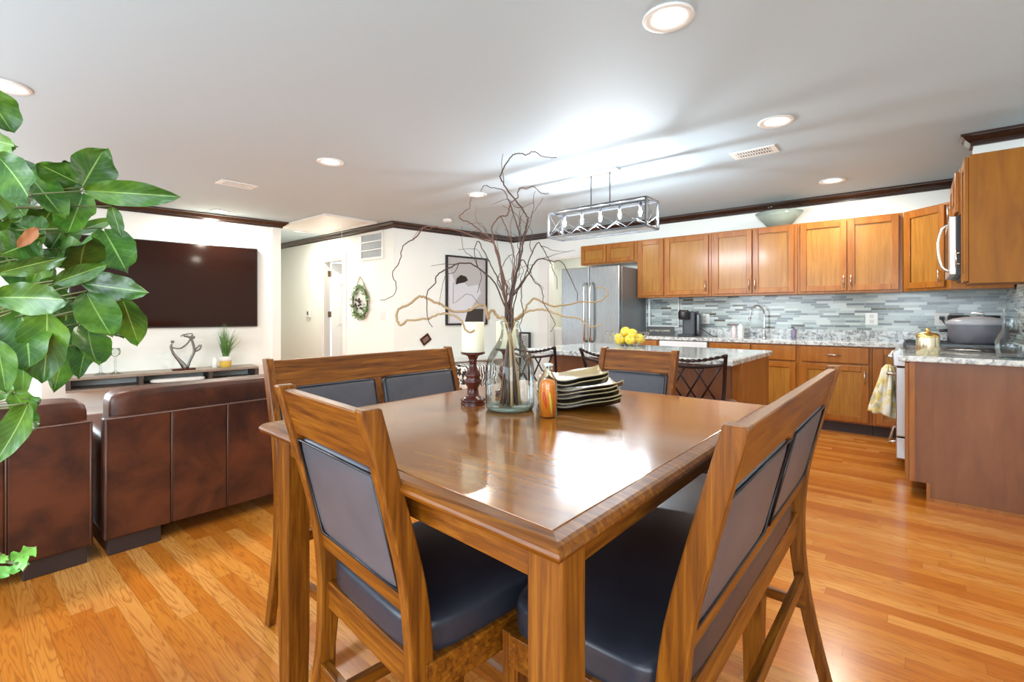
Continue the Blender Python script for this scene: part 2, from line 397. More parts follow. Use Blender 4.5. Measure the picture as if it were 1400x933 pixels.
# hall door: casing, open six-panel leaf
d1 = struct(bpy.data.objects.new('door_1', None)); C.objects.link(d1); d1.location = (DX0, 4.26, 0)
q = MB(); w = DX1-DX0
q.bb((-.10, -.02, 0), (0, 0, DZ+.10)).bb((w, -.02, 0), (w+.10, 0, DZ+.10)).bb((0, -.02, DZ), (w, 0, DZ+.10)).bb((0, -.0, 0), (.02, .12, DZ)).bb((w-.02, 0, 0), (w, .12, DZ)).bb((.02, 0, DZ-.02), (w-.02, .12, DZ))
q.build('door_casing', M_trim, d1)
Ml = Matrix.Translation((.05, .13, 0)) @ Matrix.Rotation(math.radians(-34), 4, 'Z') @ Matrix.Translation((-.05, -.13, 0))
q = MB(); q.bb((.03, .13, .02), (.065, .74, DZ-.03), 0, Ml)
for y0, y1 in ((.21, .40), (.48, .67)):
    for z0, z1 in ((.25, .85), (1.0, 1.55), (1.68, 1.95)):
        q.bb((.062, y0, z0), (.070, y1, z1), .004, Ml); q.bb((.065, y0+.03, z0+.03), (.080, y1-.03, z1-.03), .006, Ml)
q.build('door_leaf', M_trim, d1)
q = MB()
for z in (.3, 1.15, 1.85): q.bb((.018, .075, z), (.030, .135, z+.10))
q.build('hinge', plain('aged_brass', (.30, .22, .12), .35, 1), d1)
# far room beyond the hall door
struct(MB().bb((-9, 6.0, 0), (-5.6, 6.1, CZ)).build('wall_bedroom', M_wall))
# laundry doorway left of the refrigerator
d2 = struct(bpy.data.objects.new('door_2', None)); C.objects.link(d2); d2.location = (-4.67, 6.5, 0)
MB().bb((-.19, -.022, 0), (0, -.001, 2.16)).bb((0, -.022, 2.12), (.83, -.001, 2.20)).bb((.001, 0, 0), (.02, .12, 2.12)).bb((.02, 0, 2.10), (.81, .12, 2.119)).build('door_casing', M_trim, d2)
q = MB(); wall('', (-3.4, 8.2), (-5.6, 8.2), mb=q); wall('', (-5.6, 8.2), (-5.6, 6.63), mb=q); wall('', (-3.4, 6.63), (-3.4, 8.2), mb=q); struct(q.build('wall_laundry', M_wall))

# ------------------------------------------------------------------ dining table
T = .90
tb = thing('dining_table', 'large square polished brown wood counter-height dining table in the foreground', 'table', (-.88, 1.15, 0))
O = Vector((-.88, 1.15, 0))
cor = [Vector((-.352, .515, 0))-O, Vector((-.352, 1.79, 0))-O, Vector((-1.42, 1.76, 0))-O, Vector((-1.405, .575, 0))-O]
def inset(k): return [c*(1-k/abs(c.x)) if False else Vector((c.x-math.copysign(k, c.x), c.y-math.copysign(k, c.y), 0)) for c in cor]
def loft(rings, zs):
    vs = []; fs = []
    for r_, z in zip(rings, zs): vs += [(p.x, p.y, z) for p in r_]
    for i in range(len(zs)-1):
        for k in range(4): fs.append((i*4+k, i*4+(k+1) % 4, i*4+4+(k+1) % 4, i*4+4+k))
    fs += [(3, 2, 1, 0), tuple(4*(len(zs)-1)+k for k in range(4))]
    return vs, fs
q = MB(); q.add(*loft([inset(.055), inset(.016), inset(.005), inset(0), inset(.002), inset(.008), inset(.014), inset(.034)], [T-.034, T-.031, T-.026, T-.018, T-.012, T-.006, T-.003, T-.0015]))
q.build('edge_moulding', M_tx, tb, .0015)
q = MB(); q.add(*loft([inset(.036), inset(.036)], [T-.02, T])); q.build('tabletop', M_top, tb, .001)
ap = inset(.062)
for i in range(4):
    a, b = ap[i], ap[(i+1) % 4]
    q = MB().bar((a.x, a.y, T-.062), (b.x, b.y, T-.062), .022, .058); q.build('apron', (M_ty, M_tx)[i % 2], tb, .002)
for c in [Vector((p.x+math.copysign(.010, p.x), p.y-math.copysign(.008, p.y), 0)) for p in inset(.066)]:
    q = MB(); q.add(*loft([[Vector((c.x+sx*h, c.y+sy*h, 0)) for sx, sy in ((-1,-1),(1,-1),(1,1),(-1,1))] for h in (.026, .031, .031)], [0.0, .30, T-.034])); q.build('leg', M_tz, tb, .003)

# ------------------------------------------------------------------ chairs and benches
def seat_furniture(name, label, cat, L, H, loc, rz, panels, fy1=.215, group=None):
    t = thing(name, label, cat, loc, rz, group); hw = L/2; hs = .60
    def prof(off):   # back post centre line: (y, z)
        return [(-.285, 0), (-.245, .16), (-.212, .34), (-.200, .50), (-.206, .62), (-.228, .75), (-.305, H)]
    cl = prof(0); wd = [.018, .019, .021, .0245, .0245, .0225, .020]
    poly = [(y-w_, z) for (y, z), w_ in zip(cl, wd)]+[(y+w_, z) for (y, z), w_ in reversed(list(zip(cl, wd)))]
    poly = [(a, b) for a, b in poly]
    sp = [tuple(v) for v in smooth_path([(y, z, 0) for y, z in cl], 3)]
    sw = [tuple(v)[0] for v in smooth_path([(w_, 0, 0) for w_ in wd], 3)]
    poly = [(p_[0]-w_, p_[1]) for p_, w_ in zip(sp, sw)]+[(p_[0]+w_, p_[1]) for p_, w_ in reversed(list(zip(sp, sw)))]
    for s in (-1, 1):
        q = MB().prism(poly, 'x', s*hw-(.030 if s > 0 else 0), s*hw+(0 if s > 0 else .030)); q.build('back_post', M_tz, t, .004)
    def by(z):
        for (y0, z0), (y1, z1) in zip([p[:2] for p in sp], [p[:2] for p in sp][1:]):
            if z0 <= z <= z1: return y0+(y1-y0)*(z-z0)/(z1-z0)
        return sp[-1][0]
    def slab(x0, x1, z0, z1, th, dy=0):
        return ([(x0, by(z0)+dy-th/2), ], (x0, x1, z0, z1))
    def raked(q, x0, x1, z0, z1, th, dy=0):
        q.prism([(by(z0)+dy-th/2, z0), (by(z1)+dy-th/2, z1), (by(z1)+dy+th/2, z1), (by(z0)+dy+th/2, z0)], 'x', x0, x1); return q
    zi, zt = .665, H-.115
    raked(MB(), -hw+.028, hw-.028, zt, H-.008, .024).build('top_rail', M_tx, t, .003)
    raked(MB(), -hw+.028, hw-.028, .628, zi, .024).build('lower_rail', M_tx, t, .002)
    edges = [-hw+.030, hw-.030] if panels == 1 else None
    spans = [(-hw+.032, hw-.032)] if panels == 1 else [(-hw+.032, -.018), (.018, hw-.032)]
    if panels == 2: raked(MB(), -.020, .020, zi, zt, .022).build('mullion', M_tz, t, .002)
    for x0, x1 in spans:
        ang = math.atan2(by(zt)-by(zi), zt-zi); cx_, cz_ = (x0+x1)/2, (zi+zt)/2; hgt = (zt-zi)/math.cos(ang)
        R_ = M4((cx_, by(cz_)-.0, cz_), (-ang, 0, 0))
        back = MB().pad((0, .004, 0), (x1-x0-.004, .040, hgt-.004), 9, 8, R_).build('back_pad', M_pad, t)
        q = MB(); a, b = (x1-x0)/2-.010, hgt/2-.010
        for dy in (-.0155, .0235):
            q.tube([R_ @ Vector(v) for v in ((-a, dy, -b), (a, dy, -b), (a, dy, b), (-a, dy, b))], .0035, 6, True)
        q.build('piping', M_pipe, back)
    # seat
    fy0 = -.195
    MB().pad((0, (fy1+fy0)/2, hs-.032), (L-.012, fy1-fy0+.02, .088), 6 if panels == 1 else 8, 16, None, .28).build('seat', M_blk, t)
    q = MB(); z0, z1 = hs-.125, hs-.060
    q.bb((-hw+.03, fy0-.012, z0), (hw-.03, fy0+.012, z1)).bb((-hw+.035, fy1-.03, z0), (hw-.035, fy1-.006, z1))
    for s in (-1, 1): q.bb((s*(hw-.008)-.011, fy0, z0), (s*(hw-.008)+.011, fy1-.02, z1))
    q.build('seat_frame', M_tx, t, .002)
    for s in (-1, 1):
        xx = s*(hw-.022)
        q = MB(); q.add(*loft([[Vector((xx+a*h, fy1-.020+b*h, 0)) for a, b in ((-1,-1),(1,-1),(1,1),(-1,1))] for h in (.017, .021, .021)], [0, .3, z1])); q.build('leg', M_tz, t, .003)
        q = MB().bb((xx-.010, by(.24), .225), (xx+.010, fy1-.03, .258)); q.build('side_stretcher', M_ty, t, .002)
    MB().bb((-hw+.03, by(.32)-.011, .305), (hw-.03, by(.32)+.011, .345)).build('rear_stretcher', M_tx, t, .002)
    MB().bb((-hw+.035, fy1-.032, .185), (hw-.035, fy1-.010, .222)).build('front_stretcher', M_tx, t, .002)
    return t
seat_furniture('dining_chair', 'nearest wooden dining chair with one black leather back panel, on the left front', 'chair', .438, 1.035, (-.905, .808, 0), math.radians(-6), 1)
seat_furniture('dining_chair', 'far dining chair across the table, in front of the granite island', 'chair', .42, 1.022, (-1.105, 2.03, 0), PI, 1)
seat_furniture('dining_bench', 'wooden bench with two leather back panels at the right side of the table', 'bench', 1.11, 1.035, (-.51, 1.315, 0), PI/2, 2, .155)
seat_furniture('dining_bench', 'wooden bench with two leather back panels left of the table, before the sofa', 'bench', 0.97, 1.027, (-1.635, 1.30, 0), -PI/2, 2, .155)

# ------------------------------------------------------------------ sofas
def sofa(label, y0, y1, back_x, h, ch, seams, cushions):
    L = y1-y0; t = thing('sofa', label, 'sofa', (back_x, (y0+y1)/2, 0)); hl = L/2
    lo = .085
    es = [-hl]+[s-(y0+y1)/2 for s in seams]+[hl]
    for a, b in zip(es, es[1:]):
        MB().box((-.035, (a+b)/2, (lo+h)/2), (.07, b-a-.002, h-lo), .010, None, 3).build('back_panel', M_sofa, t)
    q = MB()
    for s in es[1:-1]: q.tube([(.001, s, lo+.01), (.002, s, h-.01), (-.03, s, h+.001)], .0035, 6)
    q.tube([(0, -hl+.008, h-.004), (0, hl-.008, h-.004)], .004, 6); q.tube([(0, -hl+.010, lo), (0, -hl+.010, h-.01)], .004, 6); q.tube([(0, hl-.010, lo), (0, hl-.010, h-.01)], .004, 6)
    q.build('seam_piping', plain('leather_seam', (.11, .050, .034), .4), t)
    MB().box((-.50, 0, .22), (.86, L-.03, .27), .02).build('base', M_sofa, t)
    n = len(cushions)
    for a, b in cushions:
        a -= (y0+y1)/2; b -= (y0+y1)/2
        MB().pad((-.155, (a+b)/2, ch-.20), (.20, b-a, .42), 11, 14).build('back_cushion', M_sofa, t)
        MB().pad((-.56, (a+b)/2, .41), (.66, b-a, .17), 7, 10).build('seat_cushion', M_sofa, t)
    for s in (-1, 1):
        MB().pad((-.50, s*(hl-.09), .33), (.86, .17, .52), 8, 10).build('armrest', M_sofa, t)
        for x in (-.05, -.86): MB().bb((x-.03, s*(hl-.13)-.11, 0), (x+.03, s*(hl-.13)+.11, .09), .004).build('foot', M_kick, t)
    return t
sofa('wide brown leather sofa seen from behind, in front of the low wall shelf', .525, 2.66, -3.05, .686, .800, (.808, 1.08, 1.35, 1.9), ((.56, 1.6), (1.61, 2.62)))
sofa('brown leather sofa at the far left, partly behind the leafy plant', -1.55, .487, -3.05, .686, .775, (-.4, .194), ((-1.50, -.52), (-.51, .477)))

# ------------------------------------------------------------------ television wall
tvd = (TVB-TVA).normalized(); tvn = Vector((tvd.y, -tvd.x)); tva = math.atan2(tvd.y, tvd.x)   # local x along the wall, -y into the room
def on_tv(s, off, z): p = Vector((-7.436, .975))+tvd*s+tvn*off; return (p.x, p.y, z)
t = thing('television', 'large flat black television mounted on the left wall', 'television', on_tv(.975, 0, 1.03), tva)
MB().bb((-.975, -.055, 0), (.975, -.012, 1.09), .006).build('casing', M_black, t)
MB().bb((-.962, -.058, .018), (.962, -.050, 1.078)).build('screen', M_screen, t)
MB().bb((-.3, -.02, .3), (.3, .02, .8)).build('wall_bracket', M_black, t)
M_grey = wood('grey_washed_wood', (.20, .155, .125), (.29, .235, .19), (.37, .31, .26), 'x', .45, 0)
M_greyd = plain('dark_grey_brown_edge', (.06, .045, .042), .45)
t = thing('media_shelf', 'long low grey-washed open shelf along the television wall behind the sofa', 'shelf', on_tv(.93, .40, 0), tva)
MB().bb((-.95, 0, .477), (.95, .431, .505)).build('top', M_grey, t, .002)
MB().bb((-.95, 0, .345), (.95, .431, .370)).build('shelf', M_grey, t, .002)
for a, b in ((-.93, -.30), (.16, .40), (.42, .78)): MB().bb((a, .405, .370), (b, .425, .477)).build('back_panel', M_grey, t)
for x in (-.93, -.30, .40, .93): MB().bb((x-.022, .0, .370), (x+.022, .405, .477)).build('divider', M_greyd, t, .002)
MB().bb((-.36, -.002, .320), (-.24, .30, .345)).bb((.36, -.002, .320), (.46, .30, .345)).build('bracket', M_greyd, t, .002)
o = MB().pad((0, 0, .025), (.56, .20, .05), 5, 10).build('folded_cloth', plain('white_throw_cloth', (.80, .80, .78), .8)); o.location = on_tv(1.0, .27, .371); o.rotation_euler = (0, 0, tva)
tag(o, 'folded white cloth in the middle bay of the long low shelf', 'cloth')
# figure sculpture
t = thing('sculpture', 'small abstract pewter dancer sculpture on the long low shelf', 'sculpture', on_tv(1.06, .26, .505), tva)
M_pew = plain('pewter', (.22, .22, .21), .35, 1)
MB().box((0, 0, .012), (.24, .12, .024), .004).build('plinth', M_mahog, t)
q = MB()
q.tube(smooth_path([(.02, 0, .02), (-.03, 0, .10), (-.10, 0, .20), (-.13, 0, .29), (-.12, 0, .33)]), [.035, .032, .03, .027, .024, .021, .019, .017, .016, .015, .014, .014, .014, .013, .012, .011, .010], 8)
q.ball((-.115, 0, .355), .020); q.tube(smooth_path([(-.13, 0, .29), (-.04, 0, .27), (.03, 0, .32), (.07, 0, .38)]), .010, 7)
q.tube(smooth_path([(.04, 0, .02), (.07, 0, .12), (.11, 0, .22), (.10, 0, .32), (.07, 0, .40), (.0, 0, .43)]), .015, 7)
q.ball((.10, 0, .405), .022); q.tube(smooth_path([(.11, 0, .22), (.17, 0, .25), (.18, 0, .31), (.10, 0, .22)]), .010, 7); q.tube(smooth_path([(.07, 0, .40), (.09, 0, .45), (.0, 0, .44), (-.03, 0, .42)]), .008, 7)
q.build('figure', M_pew, t)
# grass plant
t = thing('potted_grass', 'grassy plant in a white and yellow pot on the long low shelf', 'potted plant', on_tv(1.52, .24, .505), tva)
MB().lathe([(.055, 0), (.07, .02), (.072, .085)], n=20).build('pot', plain('yellow_glaze', (.80, .55, .10), .3), t)
MB().lathe([(.074, .085), (.078, .09), (.078, .145), (.066, .145), (.066, .12)], n=20, cap=False).build('pot_rim', M_white, t)
q = MB(); r_ = random.Random(3)
for i in range(130):
    a = r_.uniform(0, 2*PI); h = r_.uniform(.25, .50); o = r_.uniform(.03, .34)*(1 if r_.random() < .8 else 1.4)*(.42 if math.cos(a) < 0.1 else 1); dr = r_.uniform(0, .35)*o; w_ = r_.uniform(.005, .009)
    ca, sa = math.cos(a), math.sin(a)
    def f(u, v): rr = .03+o*v**1.7; z = .12+h*v-dr*2.2*v**4; ww = w_*(1-v)*2*(u-.5); return (ca*rr-sa*ww, sa*rr+ca*ww, z)
    q.grid(f, 1, 7)
q.build('grass_blades', leafm('grass_green', (.05, .16, .04), (.12, .28, .08), (.26, .42, .16)), t)
tag(MB().lathe([(.03, 0), (.032, .01), (.032, .10), (.02, .11), (.02, .13)], n=16).build('bottle', M_white, None, 0, on_tv(1.405, .20, .505)), 'small white bottle beside the grass pot on the long low shelf', 'bottle')
# candle glasses
def goblet(label, s, h):
    t = thing('candle_goblet', label, 'goblet', on_tv(s, .22, .505))
    MB().lathe([(.06, 0), (.055, .008), (.012, .03), (.008, .06), (.011, h*.5), (.008, h*.62), (.018, h*.68)], n=18).build('stem', M_tglass, t)
    MB().lathe([(.018, h*.68), (.045, h*.74), (.052, h*.85), (.044, h), (.041, h), (.048, h*.85), (.04, h*.76)], n=18, cap=False).build('bowl', M_tglass, t)
goblet('tall clear glass candle goblet on the low shelf, right of the leaves', .40, .30)
goblet('short clear glass goblet on the low shelf, half behind the leaves', .27, .24)

# ------------------------------------------------------------------ hall wall fittings
t = thing('wreath', 'green leafy wreath hanging from a strap on the hall wall', 'wreath', (-6.64, 4.255, 1.39))
q = MB(); r_ = random.Random(5)
for i in range(220):
    a = r_.uniform(0, 2*PI); rr = r_.gauss(.20, .025); c_ = Vector((math.cos(a)*rr, -.03+r_.uniform(-.03, .02), math.sin(a)*rr*1.15)); d = Vector((r_.uniform(-1, 1), r_.uniform(-.6, 0), r_.uniform(-1, 1))).normalized(); e = d.cross(Vector((0, 1, 0))).normalized()*.014
    q.add([c_-d*.03, c_-e, c_+d*.035, c_+e], [(0, 1, 2, 3)])
q.build('leaves', leafm('dusty_green_leaf', (.10, .20, .08), (.18, .30, .13), (.30, .42, .22)), t)
MB().tube([(math.cos(2*PI*k/24)*.20, -.02, math.sin(2*PI*k/24)*.23) for k in range(24)], .014, 6, True).build('hoop', M_bark, t)
MB().tube(smooth_path([(-.02, -.01, .40), (-.12, -.01, .24)]), .008, 6).tube(smooth_path([(-.02, -.01, .40), (.10, -.01, .26), (.22, -.01, .05), (.18, -.01, -.2), (.05, -.01, -.27)]), .007, 6).build('strap', plain('tan_strap', (.45, .38, .26), .7), t)
q = MB(); r_ = random.Random(9)
for i in range(14): q.ball((r_.uniform(-.10, .10), -.04, r_.uniform(-.12, .06)), .018, None, 8)
q.build('berries', plain('dark_berry', (.06, .03, .03), .5), t)
t = thing('return_grille', 'white louvred return air grille high on the hall wall', 'vent', (-6.35, 4.258, 2.03))
q = MB(); 
for x0, x1, z0, z1 in ((-.30, .30, 0, .035), (-.30, .30, .385, .42), (-.30, -.265, .035, .385), (.265, .30, .035, .385), (-.265, .265, .14, .155), (-.265, .265, .265, .28)): q.bb((x0, -.022, z0), (x1, -.002, z1))
q.build('frame', M_trim, t)
q = MB()
for k in range(30): z = .04+k*.0115; q.box((0, -.010, z), (.53, .010, .003))
q.build('louvres', plain('grey_white_metal', (.42, .43, .47), .4), t)
t = thing('thermostat', 'small white thermostat on the hall wall left of the door', 'thermostat', (-8.28, 4.258, 1.14))
MB().bb((-.07, -.03, 0), (.07, -.001, .14), .008).build('body', M_white, t); MB().bb((-.02, -.033, .05), (.02, -.029, .11)).build('display', M_black, t)
t = thing('light_switch', 'white light switch plate on the hall wall beneath the grille', 'light switch', (-6.07, 4.258, 1.13))
MB().bb((-.06, -.010, 0), (.06, -.001, .12), .003).build('plate', M_white, t); MB().bb((-.015, -.018, .035), (.015, -.010, .085)).build('toggle', M_trim, t)
t = thing('attic_hatch', 'white attic hatch panel in the ceiling near the hall', 'hatch', (-6.75, 3.70, CZ))
MB().bb((-.72, -.36, -.012), (.72, .36, -.001)).build('panel', M_trim, t)
q = MB()
for a, b in (((-.76, -.40), (.76, -.36)), ((-.76, .36), (.76, .40)), ((-.76, -.36), (-.72, .36)), ((.72, -.36), (.76, .36))): q.bb((*a, -.026), (*b, -.001))
q.build('frame', M_trim, t)
MB().tube([(.15, .2, -.012), (.15, .2, -1.2)], .0025, 5).build('pull_cord', M_trim, t)
t = thing('smoke_detector', 'round white smoke detector on the ceiling above the picture wall', 'smoke detector', (-5.07, 4.63, CZ))
MB().lathe([(.065, -.001), (.068, -.025), (.055, -.038), (.02, -.042)], n=20).build('body', M_trim, t); MB().lathe([(.012, -.040), (.012, -.046)], n=10).build('sensor', plain('grey_sensor', (.3, .3, .3), .5), t)
# ------------------------------------------------------------------ picture wall
pd = (PICB-PICA).normalized(); pa = math.atan2(pd.y, pd.x); pn = Vector((pd.y, -pd.x))
def on_pic(s, off, z): p = PICA+pd*s+pn*off; return (p.x, p.y, z)
t = thing('framed_picture', 'tall black-framed abstract picture in greys and black on the far wall', 'picture', on_pic(1.27, .0, 1.03), pa)
q = MB()
for a, b in (((-.40, 0), (-.375, 1.1)), ((.375, 0), (.40, 1.1)), ((-.375, 0), (.375, .025)), ((-.375, 1.075), (.375, 1.1))): q.bb((a[0], -.045, a[1]), (b[0], -.002, b[1]))
q.build('frame', M_black, t)
def flat(poly, y): return MB().prism(poly, 'y', y, y+.0012)
art = MB().bb((-.375, -.020, .025), (.375, -.010, 1.075)).build('canvas', plain('pale_grey_paint', (.52, .50, .50), .8), t)
flat([(-.33, .03), (.02, .03), (.10, .30), (.28, .52), (.22, .66), (.02, .62), (-.08, .70), (-.22, .66), (-.33, .88), (-.35, .5)], -.0225).build('pale_shape', plain('chalk_white_paint', (.70, .71, .76), .8), art)
flat([(-.22, .64), (-.20, .74), (-.12, .80), (-.02, .78), (.02, .72), (-.06, .68), (-.16, .66)], -.024).build('dark_oval', plain('brown_black_paint', (.025, .018, .014), .7), art)
flat([(-.05, .03), (.32, .03), (.33, .26), (.02, .26)], -.0245).build('dark_block', plain('brown_black_paint_lower', (.05, .042, .036), .7), art)
MB().tube([(-.26, -.024, .68), (-.27, -.024, .34), (-.22, -.024, .36), (-.02, -.024, .50), (.10, -.024, .48), (.22, -.024, .36)], .004, 5).build('ink_line', plain('blue_grey_ink', (.15, .17, .25), .7), art)
# gold side console with decor in front of the picture wall
t = thing('console_table', 'slim gold-legged console table by the picture wall', 'console table', on_pic(1.30, .02, 0), pa)
MB().bb((-1.2, -.30, .475), (1.0, -.005, .50)).build('top', M_trim, t, .003)
for x in (-1.18, .98):
    for y in (-.285, -.02): MB().bb((x-.012, y-.012, 0), (x+.012, y+.012, .475)).build('leg', M_gold, t)
MB().bb((-1.18, -.29, .25), (.98, -.28, .27)).build('rail', M_gold, t)
t = thing('photo_frame', 'small dark wooden photo frame hung askew on the far wall, just above the left bench', 'photo frame', on_pic(.55, .004, .80), pa)
t2 = M4((0, 0, -.03), (0, -.6, 0))
MB().bb((-.08, -.02, 0), (.08, 0, .022), 0, t2).bb((-.08, -.02, .098), (.08, 0, .12), 0, t2).bb((-.08, -.02, .02), (-.058, 0, .10), 0, t2).bb((.058, -.02, .02), (.08, 0, .10), 0, t2).build('frame', M_mahog, t)
MB().bb((-.06, -.008, .02), (.06, -.004, .10), 0, t2).build('print', plain('sepia_print', (.20, .14, .10), .6), t)
t = thing('patterned_screen', 'tall narrow dark-framed lattice panel standing against the back wall, left of the laundry door', 'screen', (-5.08, 6.40, 0), .0)
q = MB()
for a, b in (((-.115, 0), (-.085, .90)), ((.085, 0), (.115, .90)), ((-.085, 0), (.085, .03)), ((-.085, .87), (.085, .90))): q.bb((a[0], -.02, a[1]), (b[0], .01, b[1]))
q.build('frame', M_black, t)
q = MB()
for k in range(26):
    z = .03+k*.031; q.bar((-.085, -.012, z), (.085, -.012, min(.87, z+.05)), .008, .005); q.bar((-.085, -.013, min(.87, z+.05)), (.085, -.013, z), .007, .004)
q.build('lattice', M_black, t); MB().bb((-.086, -.004, .029), (.086, .001, .871)).build('backing', M_white, t)
t = thing('ottoman', 'black-and-white zebra patterned ottoman on the floor before the console', 'ottoman', on_pic(1.05, .56, 0), pa)
def zebra():
    n = NT('zebra_fabric'); w_ = n.n('ShaderNodeTexWave'); w_.inputs['Scale'].default_value = 7; w_.inputs['Distortion'].default_value = 9; w_.inputs['Detail Scale'].default_value = 1.2
    n.l(n.obj(), w_.inputs['Vector']); return n.set(color=n.ramp(w_.outputs[1], [(.45, (.02, .02, .02)), (.55, (.8, .8, .78))]), rough=.8)
MB().pad((0, 0, .27), (.60, .42, .40), 6).build('cushion', zebra(), t)
for x in (-.22, .22):
    for y in (-.14, .14): MB().cyl((x, y, 0), (x, y, .10), .016).build('foot', M_black, t)

# ------------------------------------------------------------------ kitchen cabinets
def shaker(parent, x0, x1, z0, z1, handle=None, m=M_cab, drawer=False):
    q = MB(); fr = .058 if not drawer else .0; y0, y1 = -.024, -.001
    if drawer: q.bb((x0, y0, z0), (x1, y1, z1), .004)
    else:
        q.bb((x0, y0, z0), (x0+fr, y1, z1), .003).bb((x1-fr, y0, z0), (x1, y1, z1), .003).bb((x0+fr, y0, z0), (x1-fr, y1, z0+fr), .003).bb((x0+fr, y0, z1-fr), (x1-fr, y1, z1), .003)
    d = q.build('drawer' if drawer else 'door', m, parent)
    if not drawer: MB().bb((x0+fr-.002, -.009, z0+fr-.002), (x1-fr+.002, -.003, z1-fr+.002)).build('panel', M_cabp, d)
    if handle:
        hx, hz, o = handle; q = MB(); l = .065
        a, b = ((hx, -.050, hz-l), (hx, -.050, hz+l)) if o == 'v' else ((hx-l, -.050, hz), (hx+l, -.050, hz))
        q.cyl(a, b, .0055, 8)
        for k in (.2, .8): p = Vector(a).lerp(Vector(b), k); q.cyl(p, (p.x, -.016, p.z), .0045, 8)
        q.build('handle', M_nickel, d)
def cabinet(name, label, x, y, rz, w, depth, z0, z1, doors, drawers=(), kick=0, m=M_cab, group=None, cat='cabinet'):
    t = thing(name, label, cat, (x, y, 0), rz, group)
    MB().bb((0, 0, z0), (w, depth, z1)).build('carcass', m, t, .002)
    if kick: MB().bb((0.001, .065, 0), (w-.001, depth-.01, z0+.001)).build('toe_kick', M_kick, t)
    for a in doors: shaker(t, *a, m=m)
    for a in drawers: shaker(t, *a, m=m, drawer=True)
    return t
UF, UD, UZ0, UZ1 = 6.19, .305, 1.425, 2.215
cabinet('wall_cabinet', 'short two-door wall cabinet above the refrigerator', -3.85, UF, 0, .90, UD, 1.925, UZ1, [(.02, .43, 1.945, 2.195), (.445, .86, 1.945, 2.195)])
g0, g1 = UZ0+.025, UZ1-.02
cabinet('wall_cabinet', 'tall two-door wall cabinet just right of the refrigerator, above the coffee machine', -2.945, UF, 0, .985, UD, UZ0, UZ1, [(.02, .375, g0, g1), (.405, .955, g0, g1, (.925, g0+.10, 'v'))])
cabinet('wall_cabinet', 'two-door wall cabinet above the sink tap', -1.957, UF, 0, .93, UD, UZ0, UZ1, [(.03, .465, g0, g1, (.438, g0+.10, 'v')), (.478, .90, g0, g1, (.503, g0+.10, 'v'))])
cabinet('wall_cabinet', 'two-door wall cabinet right of the sink, next to the corner', -1.024, UF, 0, .915, UD, UZ0, UZ1, [(.03, .455, g0, g1, (.430, g0+.10, 'v')), (.468, .885, g0, g1, (.493, g0+.10, 'v'))])
t = thing('corner_cabinet', 'angled one-door wall cabinet in the kitchen corner', 'cabinet', (-.105, UF, 0), -PI/4)
MB().prism([(0, 0), (.476, 0), (.76, .28), (.54, .53), (.21, .21)], 'z', UZ0, UZ1).build('carcass', M_cab, t, .002)
shaker(t, .035, .435, g0, g1, (.405, g0+.10, 'v'))
cabinet('wall_cabinet', 'small wall cabinet directly above the microwave', .235, 5.84, -PI/2, 1.09, .42, 1.925, 2.255, [(.345, .70, 1.945, 2.235, (.67, 2.0, 'v')), (.715, 1.07, 1.945, 2.235, (.74, 2.0, 'v'))])
cabinet('wall_cabinet', 'wall cabinet with broad brown end panel at the right edge, above the cooker', .265, 4.745, -PI/2, .345, .39, 1.405, 2.258, [(.02, .335, 1.42, 2.245, (.05, 1.60, 'v'))], m=M_endp)
# base run
BF, BD, BZ = 5.88, .60, .88
cabinet('base_cabinet', 'narrow base cabinet between the refrigerator and the dishwasher', -2.945, BF, 0, .44, BD, .11, BZ, [(.02, .42, .13, .69)], [(.02, .42, .71, .865)], 1)
cabinet('base_cabinet', 'wide sink base cabinet beneath the tap', -1.893, BF, 0, .93, BD, .11, BZ, [(.03, .46, .13, .69), (.475, .905, .13, .69)], [(.03, .46, .71, .865), (.475, .905, .71, .865)], 1)
cabinet('base_cabinet', 'base cabinet with a handled drawer over one door, right of the sink', -.962, BF, 0, .625, BD, .11, BZ, [(.025, .60, .13, .69, (.57, .58, 'v'))], [(.025, .60, .71, .865, (.312, .79, 'h'))], 1)
cabinet('base_cabinet', 'corner base cabinet half behind the cooker and hanging towel', -.335, BF, 0, .96, BD, .11, BZ, [(.03, .26, .13, .865)], (), 1)
t = thing('dishwasher', 'dishwasher with a pale steel control strip under the counter', 'dishwasher', (-2.50, BF, 0))
MB().bb((.005, 0, .10), (.60, .56, .875)).build('body', M_fside, t); MB().bb((.01, -.025, .78), (.595, 0, .868), .004).build('control_panel', plain('pale_steel', (.75, .76, .78), .35, .3), t)
MB().bb((.01, -.022, .12), (.595, 0, .775), .004).build('door', M_steel, t); MB().bb((.02, .05, 0), (.58, .5, .10)).build('toe_kick', M_kick, t)
t = thing('countertop', 'long speckled white granite worktop along the back wall', 'countertop', (-2.945, 6.495, .88))
MB().bb((0, -.655, 0), (3.595, -.001, .04)).build('slab', M_gran, t, .006); MB().bb((0, -.022, .04), (3.595, -.001, .145)).build('upstand', M_gran, t, .002)
struct(MB().bb((-2.945, 6.485, 1.025), (.655, 6.4995, UZ0+.01)).build('wall_backsplash', M_tilex))
struct(MB().bb((.645, 4.42, .96), (.6595, 6.485, 1.46)).build('wall_backsplash_right', M_tiley))
